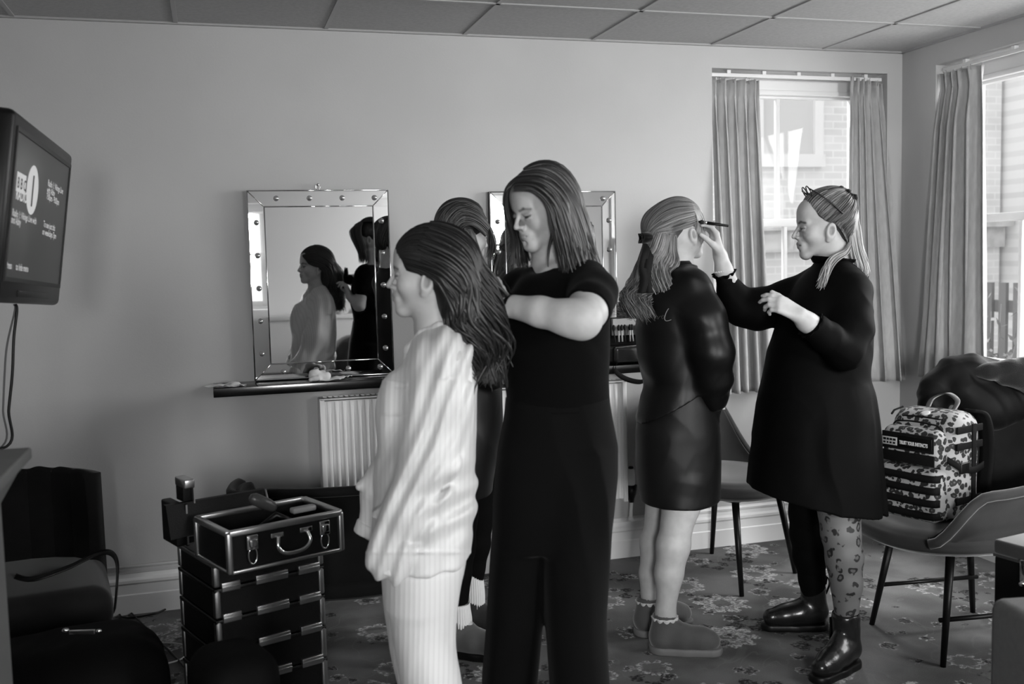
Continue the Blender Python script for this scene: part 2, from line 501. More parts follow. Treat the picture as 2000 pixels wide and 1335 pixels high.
# ------------------------------------------------------------------ shell
def wall_with_openings(name, fix, axis, a0, a1, z1, openings, thick, m, sgn):
    """axis 'x': wall lies along X at Y=fix, thickness goes sgn in Y. openings: (a0,a1,z0,z1)"""
    mb = MB(); cuts = sorted(openings)
    def bx(u0, u1, w0, w1):
        if u1 - u0 < 1e-4 or w1 - w0 < 1e-4: return
        f0, f1 = sorted((fix, fix + sgn * thick))
        if axis == 'x': mb.box((u0, f0, w0), (u1, f1, w1))
        else: mb.box((f0, u0, w0), (f1, u1, w1))
    cur = a0
    for (u0, u1, w0, w1) in cuts:
        bx(cur, u0, 0, z1); bx(u0, u1, 0, w0); bx(u0, u1, w1, z1); cur = u1
    bx(cur, a1, 0, z1)
    return structure(mb.build(name, m))
W1 = (2.419, 3.438, .86, 2.418)
W2 = (2.75, 4.332, .86, 2.417)
W3 = (.55, 2.1, .86, 2.417)
W4 = (-1.75, -.35, .86, 2.417)
W5 = (2.25, 3.3, .95, 2.35)
W_FILL = (-.85, .0, .95, 2.1)  # unseen opening, added to let fill light in
TH = .3
wall_with_openings('wall_back', YB, 'x', XL - TH, XR + TH, ZC, [W1], TH, m_wall, 1)
wall_with_openings('wall_right', XR, 'y', YR - TH, YB, ZC, [W2, W3, W4], TH, m_wall, 1)
wall_with_openings('wall_left', XL, 'y', YR - TH, YB, ZC, [], .15, m_wall, -1)
wall_with_openings('wall_rear', YR, 'x', XL, XR, ZC, [W5, W_FILL], TH, mat('rear_wall_paint', .85, .7, .25, bump=.05, bscale=120), -1)
structure(MB().box((XL - .3, YR - .3, -.1), (XR + .3, YB + .3, 0)).build('floor', m_carpet))
structure(MB().box((XL - .3, YR - .3, ZC + .004), (XR + .3, YB + .3, ZC + .1)).build('ceiling', m_ceil))
# suspended ceiling: grid bars just under the tiles
mb = MB(); cell = .6285
for i in range(-3, 5):
    x = .528 + i * cell
    mb.box((x - .009, YR, ZC - .001), (x + .009, YB, ZC + .014))
for i in range(0, 11):
    y = 4.01 - i * cell
    mb.box((XL, y - .009, ZC - .001), (XR, y + .009, ZC + .014))
mb.box((XL, YB - .02, ZC - .004), (XR, YB, ZC + .012)).box((XR - .02, YR, ZC - .004), (XR, YB, ZC + .012))
structure(mb.build('trim_1', m_tbar))

# skirting boards with moulded top
def skirting(name, p0, p1, nrm):
    prof = [(0, 0), (.02, 0), (.02, .085), (.016, .09), (.016, .13), (.022, .138), (.022, .15), (.012, .16), (.008, .178), (.012, .182), (.014, .192), (.01, .2), (0, .203)]
    mb = MB(); p0 = V3(*p0); p1 = V3(*p1); nrm = V3(*nrm)
    vs = [p0 + nrm * a + UZ * b for a, b in prof] + [p1 + nrm * a + UZ * b for a, b in prof]
    n = len(prof); mb.add(vs, [(i, i + 1, n + i + 1, n + i) for i in range(n - 1)] + [tuple(range(n)), tuple(range(2 * n - 1, n - 1, -1))])
    return structure(mb.build(name, m_white))
skirting('baseboard_back', (XL, YB, 0), (XR, YB, 0), (0, -1, 0))
skirting('baseboard_right', (XR, YR, 0), (XR, YB - .022, 0), (-1, 0, 0))
skirting('baseboard_left', (XL, YR, 0), (XL, YB - .022, 0), (1, 0, 0))
skirting('baseboard_rear', (XL + .022, YR, 0), (XR - .022, YR, 0), (0, 1, 0))
# thin heating pipe clipped above the skirting
o = MB().tube([(XL + .02, YB - .026, .213), (.3, YB - .026, .213), (1.84, YB - .026, .213)], .0075, 10).build('trim_2', m_white); structure(o)

# glass
def glass():
    n = N('window_glass'); n.t.nodes.remove(n.b)
    tr = n.node('ShaderNodeBsdfTransparent', {'Color': (.96, .96, .96, 1)}); gl = n.node('ShaderNodeBsdfGlossy', {'Roughness': .02})
    mx = n.node('ShaderNodeMixShader', {0: .012}); n.t.links.new(tr.outputs[0], mx.inputs[1]); n.t.links.new(gl.outputs[0], mx.inputs[2])
    n.t.links.new(mx.outputs[0], n.out.inputs[0]); return n.m
m_glass = glass()

def sash_window(name, frame, u0, u1, z0, z1, zm, bars_u, bars_l):
    """frame=(origin, au, an): au along the wall, an pointing outwards; sits in the plane of origin"""
    o, au, an = frame; fr = (o, au, an, UZ)
    f = MB()
    f.box((u0, 0, z0), (u0 + .035, .09, z1), fr).box((u1 - .035, 0, z0), (u1, .09, z1), fr).box((u0 + .035, 0, z1 - .075), (u1 - .035, .09, z1), fr)
    f.box((u0 - .0, -.03, z0), (u1 + .0, .09, z0 + .03), fr, bev=.006)
    f.box((u0 + .035, -.012, z1 - .1), (u1 - .035, 0.02, z1 - .075), fr, bev=.004)
    fo = structure(f.build(name, m_upvc))
    a, b = u0 + .035, u1 - .035
    def sash(nm, w0, w1, off, bars, top, bot, st=.05):
        s = MB()
        s.box((a, off, w0), (a + st, off + .035, w1), fr, bev=.004).box((b - st, off, w0), (b, off + .035, w1), fr, bev=.004)
        s.box((a + st, off, w1 - top), (b - st, off + .035, w1), fr, bev=.004).box((a + st, off, w0), (b - st, off + .035, w0 + bot), fr, bev=.004)
        for x in bars: s.box((x - .011, off + .004, w0 + bot), (x + .011, off + .031, w1 - top), fr, bev=.004)
        so = s.build(nm, m_upvc, fo)
        g = MB().box((a + st - .005, off + .014, w0 + bot - .005), (b - st + .005, off + .018, w1 - top + .005), fr)
        g.build('pane', m_glass, so)
    sash('upper_sash', zm - .02, z1 - .075, .045, bars_u, .035, .04)
    sash('lower_sash', z0 + .03, zm + .02, .005, bars_l, .04, .06)
    return fo
uc = (W1[0] + W1[1]) / 2
sash_window('window_1', (V3(0, YB + .15, 0), V3(1, 0, 0), V3(0, 1, 0)), W1[0], W1[1], W1[2], W1[3], 1.655, [2.912], [2.93])
fr_r = (V3(XR + .15, 0, 0), V3(0, 1, 0), V3(1, 0, 0))
sash_window('window_2', fr_r, W2[0], W2[1], W2[2], W2[3], 1.645, [3.541], [3.541, 3.93])
sash_window('window_3', fr_r, W3[0], W3[1], W3[2], W3[3], 1.645, [1.325], [1.325])
sash_window('window_4', fr_r, W4[0], W4[1], W4[2], W4[3], 1.645, [-1.05], [-1.05])
sash_window('window_5', (V3(0, YR - .15, 0), V3(1, 0, 0), V3(0, -1, 0)), W5[0], W5[1], W5[2], W5[3], 1.67, [2.78], [2.78])
sash_window('added_fill_window', (V3(0, YR - .15, 0), V3(1, 0, 0), V3(0, -1, 0)), W_FILL[0], W_FILL[1], W_FILL[2], W_FILL[3], 1.55, [-.42], [-.42])  # made-up window out of view, inlet for the fill lamp
# window boards
for i, (lo, hi) in enumerate([((W1[0], YB - .02, .84), (W1[1], YB + .15, .862)), ((XR - .02, W2[0], .84), (XR + .15, W2[1], .862)), ((XR - .02, W3[0], .84), (XR + .15, W3[1], .862)), ((XR - .02, W4[0], .84), (XR + .15, W4[1], .862)), ((W5[0], YR - .15, .93), (W5[1], YR + .03, .952))]):
    structure(MB().box(lo, hi, bev=.006).build('trim_%d' % (3 + i), m_white))
# door in the rear wall, seen only in the mirror, and a boxed ledge beside it
dj = MB().box((1.62, YR, 0), (1.72, YR + .03, 2.06), bev=.005).box((.0, 0, 0), (.001, .001, .001))
dj = MB().box((1.60, YR, 0), (1.69, YR + .035, 2.14), bev=.005).box((2.13, YR, 0), (2.22, YR + .035, 2.14), bev=.005).box((1.69, YR, 2.05), (2.13, YR + .035, 2.14), bev=.005)
dj = structure(dj.build('trim_9', m_white))
dd = MB().box((1.69, YR, 0.005), (2.13, YR + .02, 2.05))
for z0, z1 in ((.2, .95), (1.1, 1.9)):
    dd.box((1.77, YR + .02, z0), (2.05, YR + .026, z1), bev=.004)
dd = structure(dd.build('door_1', m_white))
MB().lathe((1.74, YR + .02, 1.0), [(.025, 0), (.025, .006), (.009, .01), (.009, .04), (.026, .05), (.024, .07), (0.005, .075)], V3(0, 1, 0)).build('door_knob', mat('brushed_knob', .4, .3, .5, 1), dd)
lg = MB().box((.05, YR, 0), (1.45, YR + .26, .84)).box((.03, YR, .84), (1.47, YR + .29, .885), bev=.006)
structure(lg.build('trim_10', m_white))

# ------------------------------------------------------------------ outside
def brick():
    n = N('painted_brick'); c = n.coord('Object', rot=(PI / 2, 0, 0))
    b = n.node('ShaderNodeTexBrick', {'Scale': 1.0, 'Mortar Size': .008, 'Brick Width': .23, 'Row Height': .075, 'Color1': (.74, .74, .74, 1), 'Color2': (.66, .66, .66, 1), 'Mortar': (.8, .8, .8, 1)})
    n.t.links.new(c, b.inputs['Vector'])
    k = n.node('ShaderNodeSeparateColor'); n.t.links.new(b.outputs[0], k.inputs[0])
    n.col(n.math('MULTIPLY', k.outputs[0], n.ramp(n.noise(1.1, 5, n.coord()), .35, .6, .9, 1.1))); n.p(Roughness=.9); return n.m
m_brick = brick()
m_dark = mat('outdoor_dark', .12, .6)
m_roof = mat('slate', .55, .7, var=.15, vscale=9)
bg = thing('neighbour_building', 'pale brick building seen outside through the sash window', 'building', (5.5, 9.3, 0))
MB().box((2.0, 9.3, -1), (8.45, 9.8, 6.5)).build('wall', m_brick, bg)
for (x0, x1, z0, z1) in ((5.35, 6.15, 2.45, 4.2), (5.2, 6.0, -.2, 1.0)):
    w = MB().box((x0, 9.24, z0), (x0 + .1, 9.33, z1)).box((x1 - .1, 9.24, z0), (x1, 9.33, z1)).box((x0, 9.24, z1 - .1), (x1, 9.33, z1)).box((x0, 9.2, z0 - .08), (x1, 9.33, z0 + .05)).box((x0, 9.26, (z0 + z1) / 2 - .04), (x1, 9.33, (z0 + z1) / 2 + .04))
    w = w.build('window', m_upvc, bg)
    MB().box((x0 + .08, 9.28, z0), (x1 - .08, 9.295, z1)).build('pane', mat('curtained_pane', .62, .7, .1), w)
MB().box((2.0, 9.1, 1.72), (8.45, 9.3, 1.8)).box((2.0, 9.22, 1.5), (8.45, 9.3, 1.72)).build('string_course', m_roof, bg)
b2 = thing('brick_outbuilding', 'pale brick building outside the right-hand window', 'building', (8.5, 5, 0))
n_ = MB().box((8.5, -2.5, -1), (9.0, 11.0, 6.0)).build('wall', m_brick, b2)
MB().box((8.44, 6.2, -.3), (8.5, 6.3, 1.7)).box((8.44, 7.2, -.3), (8.5, 7.3, 1.7)).box((8.42, 6.1, 1.6), (8.5, 7.4, 1.72)).build('door_frame', m_dark, b2)
gd = MB().box((2.5, 4.9, -1.1), (12, 9.19, -.1)).box((3.9, -4, -1.1), (12, 4.9, -.1)).build('ground', mat('garden_grass', .3, .9, var=.3, vscale=14)); structure(gd); gd.name = 'ground'
gt = thing('garden_gate', 'dark slatted garden gate outside the right-hand window', 'gate', (6.4, 7.1, -.1))
g = MB()
for i in range(7): g.box((6.35, 6.75 + i * .16, -.05), (6.38, 6.83 + i * .16, 1.2))
g.build('slat_panel', mat('weathered_timber', .14, .8), gt)
MB().box((6.38, 6.7, .1), (6.42, 7.85, .2)).build('rail', m_dark, gt); MB().box((6.38, 6.7, .95), (6.42, 7.85, 1.05)).build('rail', m_dark, gt)
for y in (6.62, 7.88): MB().box((6.34, y - .05, -.1), (6.44, y + .05, 1.45)).build('post', m_dark, gt)
# shrub
rs = np.random.RandomState(3)
sh = thing('garden_shrub', 'leafy shrub growing outside the right-hand window', 'shrub', (5.4, 6.0, -.1))
lf = MB(); stn = MB()
for k in range(26):
    a = rs.uniform(0, 6.28); tip = V3(5.4 + .35 * math.cos(a) * rs.rand(), 6.0 + .35 * math.sin(a) * rs.rand(), rs.uniform(.4, 1.25))
    base = V3(5.4 + .05 * math.cos(a), 6.0 + .05 * math.sin(a), -.1); stn.tube([base, base * .4 + tip * .6 + V3(0, 0, .05), tip], [.008, .006, .003], 5)
    for j in range(14):
        t = rs.uniform(.3, 1); q = base * (1 - t) + tip * t; dr = rs.normal(size=3); dr /= np.linalg.norm(dr); s2 = np.cross(dr, rs.normal(size=3)); s2 /= np.linalg.norm(s2)
        L = rs.uniform(.05, .09)
        lf.add([q, q + dr * L * .5 + s2 * L * .22, q + dr * L, q + dr * L * .5 - s2 * L * .22], [(0, 1, 2, 3)])
lf.build('leaves', mat('leaf', .2, .6), sh); stn.build('stems', m_dark, sh)

# ------------------------------------------------------------------ curtains and rails
def cloth_curtain():
    n = N('curtain_linen'); c = n.coord()
    n.col(n.math('MULTIPLY', n.ramp(n.noise(70, 3, n.coord(scale=(1, 1, .25))), .3, .7, .9, 1.06), .5))
    n.p(Roughness=.85); n.b.inputs['Specular IOR Level'].default_value = .15; n.b.inputs['Sheen Weight'].default_value = .2
    n.b.inputs['Subsurface Weight'].default_value = 0
    tl = n.node('ShaderNodeBsdfTranslucent', {'Color': (.62, .62, .62, 1)})
    mx = n.node('ShaderNodeMixShader', {0: .22}); n.t.links.new(n.b.outputs[0], mx.inputs[1]); n.t.links.new(tl.outputs[0], mx.inputs[2]); n.t.links.new(mx.outputs[0], n.out.inputs[0])
    n.bump(n.noise(400, 2, c), .15, .002)
    return n.m
m_curt = cloth_curtain()
m_hook = mat('hook_metal', .5, .4, .5, 1)
def curtain(name, label, t0, t1, b0, b1, nrm, pleats, amp0, amp1, seed, group=None, bulge=0):
    t0, t1, b0, b1, nrm = [V3(*q) for q in (t0, t1, b0, b1, nrm)]
    rs = np.random.RandomState(seed); ph = rs.uniform(0, 6.28, 8); ws = rs.uniform(.6, 1.4, pleats + 1); ws = np.concatenate([[0], np.cumsum(ws)]); ws /= ws[-1]
    def F(s, t):
        hd = .055
        # header flutes
        p = t0 * (1 - s) + t1 * s; q = b0 * (1 - s) + b1 * s
        tt = t
        base = p * (1 - tt) + q * tt
        g = np.interp(s, ws, np.arange(len(ws)))
        wave = math.sin(2 * PI * g) + .28 * math.sin(4 * PI * g + ph[0] + 2 * t)
        a = amp0 + (amp1 - amp0) * min(1, t * 1.6)
        if t < hd: pin = .45 + .55 * (1 - t / hd)
        else: pin = .45 + .55 * min(1, (t - hd) / .12)
        drift = .012 * math.sin(3 * s * PI + ph[1] + 2.2 * t) * t
        sway = (q - p) * 0
        along = (t1 - t0) / np.linalg.norm(t1 - t0)
        lat = along * (.35 * a * pin * math.sin(4 * PI * g + ph[2] * .3)) if t > hd else along * 0
        hem = 0
        return base + nrm * (a * pin * wave + drift + bulge * math.sin(PI * min(1, t)) ) + lat + UZ * hem
    o = thing(name, label, 'curtain', tuple((t0 + t1) / 2), group)
    MB().grid(F, pleats * 26, 70, thick=.003).build('drape', m_curt, o)
    hm = MB().grid(lambda s, t: F(s, .945 + .003 * t) - nrm * .0018, pleats * 26, 2, thick=.0012); hm.build('hem_stitching', m_curt, o)
    hk = MB()
    for i in range(pleats * 2):
        s = (i + .5) / (pleats * 2); q = F(s, .012) + nrm * 0; MB().tube([q, q + UZ * .02, q + UZ * .028 + nrm * .004], .0018, 5).build('hook', m_hook, o)
    return o
def rail(name, label, a, b):
    o = thing(name, label, 'curtain rail', a)
    a = V3(*a); b = V3(*b); u = (b - a) / np.linalg.norm(b - a); L = np.linalg.norm(b - a); nn = np.cross(UZ, u)
    MB().box((0, -.008, 0), (L, .008, .018), (a, u, nn, UZ), bev=.002).build('track', m_white, o)
    for i in range(5): MB().box((L * (i + .5) / 5 - .01, -.012, .016), (L * (i + .5) / 5 + .01, .012, .033), (a, u, nn, UZ)).build('bracket', m_white, o)
rail('curtain_rail', 'white curtain track above the window in the far wall', (W1[0] + .01, YB + .04, W1[3] - .035), (W1[1] - .01, YB + .04, W1[3] - .035))
rail('curtain_rail', 'white curtain track above the window in the right-hand wall', (XR + .04, W2[0] + .01, W2[3] - .035), (XR + .04, W2[1] - .01, W2[3] - .035))
rail('curtain_rail', 'white curtain track of the window reflected in the stylist-side mirror', (XR + .04, W4[0] + .01, W4[3] - .035), (XR + .04, W4[1] - .01, W4[3] - .035))
zt = 2.37
curtain('curtain', 'pleated linen curtain hanging left of the far window, behind the raised brush', (W1[0] + .012, YB + .035, zt), (2.70, YB + .035, zt), (W1[0] + .01, YB - .06, .80), (2.70, YB - .06, .80), (0, -1, 0), 4, .024, .042, 1)
curtain('curtain', 'pleated linen curtain flaring right of the far window, behind the ponytail', atY(1660, 150, YB + .035), (W1[1] - .012, YB + .035, zt), atY(1646, 745, YB - .09), atY(1770, 742, YB - .09), (0, -1, 0), 4, .024, .042, 5)
curtain('curtain', 'pleated linen curtain at the right-hand window beside the coat', (XR + .03, W2[1] - .012, zt), (XR + .03, 4.055, zt), atX(1800, 735, XR - .06), atX(1925, 740, XR - .06), (-1, 0, 0), 4, .024, .042, 9)
curtain('curtain', 'linen curtain of the side window, visible only as a mirror reflection', (XR + .03, W4[1] - .012, zt), (XR + .03, W4[1] - .3, zt), (XR - .03, W4[1], .8), (XR - .03, W4[1] - .32, .8), (-1, 0, 0), 5, .02, .034, 12)
# ------------------------------------------------------------------ furniture and fittings
m_black = mat('black_plastic', .004, .4, .3)
m_blackmetal = mat('black_metal', .005, .4, .3)
m_velvet = mat('charcoal_velvet', .035, .8, .2, sheen=.5, var=.15, vscale=8, bump=.1, bscale=300)
m_velvet2 = mat('dark_velvet', .008, .85, .1, sheen=.12, var=.15, vscale=8)
m_alu = mat('satin_aluminium', .55, .3, .5, 1)
m_chrome = mat('chrome', .75, .12, .5, 1)
m_abs = mat('black_stippled_panel', .003, .5, .18, bump=.2, bscale=300)
m_paper = mat('white_paper', .72, .8, .2)

def tub_chair(label, c, yaw, top=.78, w=.29, d=.28, m=None, zs=.46, tuft=False, mm=None, arm=.62, ext=2.42, d0=1.88, d1=.54):
    """yaw: direction the sitter faces; shell wraps round the back"""
    m = m or m_velvet
    f = V3(math.cos(yaw), math.sin(yaw), 0); sd = V3(-f[1], f[0], 0); c = V3(c[0], c[1], 0)
    o = thing('tub_chair', label, 'chair', c)
    def shell(u, v):
        a = (u - .5) * 2 * ext                       # angle from the back centre
        ca, sa = math.cos(a), math.sin(a)
        back = .5 + .5 * math.cos(min(abs(a) * 1.25, PI))
        rim = arm + (top - arm) * min(1, back * 1.12) ** 2.6
        rim = zs + (rim - zs) * (1 - (lambda q: q * q * (3 - 2 * q))(min(1, max(0, (abs(a) - d0) / d1))) * .95)
        z = zs - .05 + (rim - zs + .05) * v
        r = 1 + .10 * v - .16 * (1 - v) ** 3
        e = .82
        x = -np.sign(ca) * abs(ca) ** e * d * r; y = np.sign(sa) * abs(sa) ** e * w * r
        bul = 0
        if tuft: bul = -.016 * abs(math.sin(a * 3.2)) * math.sin(PI * min(1, v * 1.05)) - .008 * abs(math.sin(v * 7))
        rr = 1 + bul / .28
        return c + f * x * rr + sd * y * rr + UZ * z
    mb = MB().grid(shell, 72, 20, thick=.03)
    mb.build('backrest_shell', m, o)
    rim = MB().tube([shell(i / 60, 1.0) + (shell(i / 60, 1) - c) * V3(1, 1, 0) * .045 for i in range(61)], .018, 10)
    rim.build('rim_piping', m, o)
    st = MB()
    def seat(u, v):
        a = u * 2 * PI; e = .8; ca, sa = math.cos(a), math.sin(a)
        q = [(.0, .035), (.6, .035), (.9, .028), (1.0, .008), (1.0, -.03), (.9, -.05), (.0, -.055)]
        k = v * (len(q) - 1); i = min(int(k), len(q) - 2); t = k - i
        r = q[i][0] * (1 - t) + q[i + 1][0] * t; z = q[i][1] * (1 - t) + q[i + 1][1] * t
        return c + f * (np.sign(ca) * abs(ca) ** e * (d + .01) * r + .015) + sd * np.sign(sa) * abs(sa) ** e * (w * .93) * r + UZ * (zs + z)
    st.grid(seat, 48, 19, closeu=True).build('seat', m, o)
    for sx in (1, -1):
        for syy in (1, -1):
            a = c + f * (.17 * sx) + sd * (.17 * syy) + UZ * (zs - .045); b = c + f * (.235 * sx) + sd * (.22 * syy)
            MB().tube([a, b], [.017, .0105], 12).build('leg', mm or m_blackmetal, o)
    MB().box((-.19, -.19, zs - .062), (.19, .19, zs - .045), (c, f, sd, UZ), bev=.006).build('seat_frame', mm or m_blackmetal, o)
    return o
tub_chair('charcoal tub chair on slim black legs under the far window, between the two women', (2.25, 4.17), -1.1, top=.84, m=m_velvet, arm=.7, ext=1.62, d0=.75, d1=.87)
chR = tub_chair('tufted tub chair under the leopard backpack at the right-hand window', (2.70, 3.15), PI - .05, top=.95, tuft=True, arm=.645, w=.33, d=.37)
for q_ in (1, -1):
    f_ = V3(math.cos(PI - .12), math.sin(PI - .12), 0); s_ = V3(-f_[1], f_[0], 0); b_ = V3(2.70, 3.15, .16) + s_ * .205 * q_; MB().tube([b_ + f_ * .215, b_ - f_ * .215], .009, 10).build('stretcher', m_blackmetal, chR)
tub_chair('dark tub chair with its back to us, in front of the radiator', tuple(H(668, 1000, 3.78)[:2]), PI / 2 - .12, top=.705, m=m_velvet2, w=.35, arm=.665, zs=.34)

# ---- armchair at the far left
def slipper_chair():
    c = V3(-.70, 3.80, 0); yaw = -PI / 2 + .15
    f = V3(math.cos(yaw), math.sin(yaw), 0); sd = V3(-f[1], f[0], 0)
    o = thing('armchair', 'low dark velvet chair with a channelled back against the left of the far wall', 'armchair', c)
    def back(u, v):
        a = (u - .5) * 2; ang = a * 1.15
        ch = abs(math.sin(PI * (a * 3.5 + .5)))
        z = .36 + (.40 - .015 * a * a) * v
        R = .32
        x = -math.cos(ang) * R * .78 - .045 * v; y = math.sin(ang) * R
        k = 1 - .022 * ch * math.sin(PI * min(1, v + .02)) ** .3
        return c + f * (x * k) + sd * (y * k) + UZ * z
    MB().grid(back, 110, 24, thick=.075).build('backrest', m_velvet2, o)
    fr = (f, sd, UZ)
    s = SDF([c + V3(-.35, -.35, .1), c + V3(.35, .35, .5)], .08, .008)
    s.rbox(c + f * .03 + UZ * .36, (.30, .29, .085), fr, .07); s.rbox(c + f * .02 + UZ * .24, (.27, .26, .07), fr, .04, k=.02)
    s.build('seat', mat('seat_velvet', .018, .85, .15, sheen=.3, var=.15, vscale=8), o)
    for a in (.2, -.2):
        for b in (.2, -.2): MB().tube([c + f * a + sd * b + UZ * .18, c + f * a * 1.1 + sd * b * 1.1], [.02, .012], 12).build('leg', m_blackmetal, o)
    return o, c, f, sd
arm_o, ac, af, asd = slipper_chair()
pts = [H(30, 1128, 3.4), H(62, 1132, 3.36), H(130, 1108, 3.42), H(185, 1082, 3.47), H(215, 1078, 3.46), H(230, 1100, 3.44), H(229, 1150, 3.42), H(225, 1192, 3.42)]
for i, q in enumerate(pts[:4]): q[2] = max(q[2], .452)
pts[4][2] = max(pts[4][2], .45)
cp_ = catmull(pts, 40)
tag(MB().grid(lambda u, v: cp_[int(round(v * 39))] + (np.cross(UZ, CR) * (u - .5) * .02 + UZ * (u - .5) * .012), 3, 40, thick=.004).build('bag_strap', m_black), 'black webbing strap lying over the seat of the low velvet chair', 'strap')

# ---- pale unit cut off by the left edge
m_pale = mat('pale_laminate', .16, .6, .3, var=.08, vscale=5)
un = thing('side_unit', 'pale laminate unit with overhanging top at the left edge of the picture', 'cabinet', (-.75, 2.1, 0))
tp = P(62, 872, 2.3)
MB().box((XL + .01, 1.2, tp[2] - .028), (tp[0], tp[1], tp[2]), bev=.006).build('top', m_pale, un)
def tri(nm, x1, y1, z1):
    MB().add([V3(XL + .01, 1.25, 0), V3(x1, 1.25, 0), V3(x1, y1, 0), V3(XL + .01, y1, 0), V3(XL + .01, 1.25, z1), V3(x1, 1.25, z1), V3(x1, y1, z1), V3(XL + .01, y1, z1)], [(0, 1, 2, 3), (4, 5, 6, 7), (0, 1, 5, 4), (1, 2, 6, 5), (2, 3, 7, 6), (3, 0, 4, 7)]).build(nm, m_pale, un)
tri('body', tp[0] - .058, tp[1] - .07, tp[2] - .028)
MB().add([V3(tp[0] - .058, 1.25, tp[2] - .11), V3(tp[0] - .015, 1.25, tp[2] - .03), V3(tp[0] - .015, tp[1] - .02, tp[2] - .03), V3(tp[0] - .058, tp[1] - .07, tp[2] - .11), V3(tp[0] - .058, 1.25, tp[2] - .03), V3(tp[0] - .058, tp[1] - .07, tp[2] - .03)], [(0, 1, 2, 3), (0, 4, 1), (3, 2, 5), (0, 3, 5, 4), (1, 4, 5, 2)]).build('cornice', m_pale, un)

# ---- television on an arm
def television():
    U = ray(530, 615); U = U / np.linalg.norm(U)
    p0 = P(143, 302, 3.25); n_e = np.cross(ray(145, 302), ray(118, 597)); v = np.cross(U, n_e); v /= np.linalg.norm(v)
    if v[2] > 0: v = -v                                    # v points down the far edge
    nrm = np.cross(v, U); nrm /= np.linalg.norm(nrm)
    if nrm @ (CAM - p0) < 0: nrm = -nrm
    # length of the far edge from the photo
    r = ray(118, 597); A = np.stack([v, -r], 1); sol = np.linalg.lstsq(A, CAM - p0, rcond=None)[0]; Hh = sol[0]
    Wd = Hh * 1.55
    o = thing('television', 'flat television on a wall arm in the top left, playing a radio channel', 'television', p0)
    X_ = -U                                                 # towards the viewer along the width
    fr = (p0, X_, v, nrm)
    MB().box((0, 0, -.055), (Wd, Hh, 0), fr, bev=.018).build('casing', mat('tv_casing', .006, .35, .3), o)
    b = .045
    MB().box((b, .05, -.002), (Wd - b, Hh * .86, .0015), fr).build('screen', None, o)
    scr = bpy.data.objects[-1] if False else o.children[-1]
    n = N('tv_screen'); n.col(.004); n.p(Roughness=.3); n.b.inputs['Emission Color'].default_value = (1, 1, 1, 1); n.b.inputs['Emission Strength'].default_value = .008
    scr.data.materials.append(n.m)
    MB().box((b - .012, .038, .0), (Wd - b + .012, .05, .004), fr).box((b - .012, Hh * .86, .0), (Wd - b + .012, Hh * .86 + .012, .004), fr).box((b - .012, .05, 0), (b, Hh * .86, .004), fr).box((Wd - b, .05, 0), (Wd - b + .012, Hh * .86, .004), fr).build('bezel', m_black, o)
    MB().box((.25 * Wd, Hh * .925, .0), (.75 * Wd, Hh * .96, .003), fr, bev=.001).build('speaker_grille', m_black, o)
    c0 = p0 + X_ * Wd * .45 + v * Hh * .5 - nrm * .055
    mount = MB().box((-.1, -.1, -.02), (.1, .1, 0), (c0, X_, v, nrm)).tube([c0 - nrm * .02, c0 - nrm * .12, V3(XL + .03, c0[1] - .1, c0[2])], .02, 10).box((XL, c0[1] - .18, c0[2] - .12), (XL + .03, c0[1] - .02, c0[2] + .12))
    mount.build('wall_arm', m_blackmetal, o)
    # writing on the screen: lit characters
    e = N('tv_lettering'); e.col(.3); e.b.inputs['Emission Color'].default_value = (1, 1, 1, 1); e.b.inputs['Emission Strength'].default_value = .42
    ed = N('tv_lettering_dark'); ed.col(.01)
    def pos(px, py):                                        # screen-plane coordinates of a photo point
        r_ = ray(px, py); t = ((p0 - CAM) @ nrm) / (r_ @ nrm); q = CAM + r_ * t - p0; return q @ X_, q @ v
    def text(s, pa, size, name, m=e.m, parent=None, bold=0.0, hgt=.002, sx=1.0):
        cu = bpy.data.curves.new('t', 'FONT'); cu.body = s; cu.size = size; cu.offset = bold; cu.resolution_u = 3
        to = bpy.data.objects.new('t', cu); COL.objects.link(to)
        me = bpy.data.meshes.new_from_object(to.evaluated_get(bpy.context.evaluated_depsgraph_get()))
        bpy.data.objects.remove(to); bpy.data.curves.remove(cu)
        x0, y0 = pos(*pa)
        for vt in me.vertices:
            q = p0 + X_ * (x0 - vt.co.x * sx) * 1 + v * (y0 - vt.co.y) + nrm * hgt
            vt.co = q
        return link(name, me, m, parent or o)
    k = Hh / 296
    x0, y0 = pos(33, 334)
    lg = MB()
    # three square tiles of the broadcaster's block logo, then the ring with the numeral
    for i in range(3):
        lg.box((x0 - (i * .030 + .027) * Hh / .45, y0 + .0, .0015), (x0 - i * .030 * Hh / .45, y0 + .046 * Hh / .45, .0025), fr)
    logo = lg.build('channel_logo', e.m, o)
    for i, ch in enumerate('BBC'):
        q = text(ch, (33, 334), .036 * Hh / .45, 'logo_letter', ed.m, logo, .0006, .0032)
        for vt in q.data.vertices: vt.co = Vector(vt.co) + Vector(tuple(-X_ * (i * .030 + .003) * Hh / .45 + v * .037 * Hh / .45))
    text('RADIO', (29, 387), .036 * Hh / .45, 'channel_name', e.m, None, .0012)
    xc, yc = pos(62, 371); R = .062 * Hh / .45
    cdisc = MB(); nn = 40
    cdisc.add([p0 + X_ * (xc + R * math.cos(2 * PI * i / nn)) + v * (yc + R * math.sin(2 * PI * i / nn)) + nrm * .002 for i in range(nn)], [tuple(range(nn))])
    cdisc.build('channel_disc', e.m, o)
    q = text('1', (62, 371), .11 * Hh / .45, 'channel_numeral', ed.m, None, .0014, .0034)
    for vt in q.data.vertices: vt.co = Vector(vt.co) + Vector(tuple(X_ * .03 * Hh / .45 + v * .04 * Hh / .45))
    sz = .024 * Hh / .45
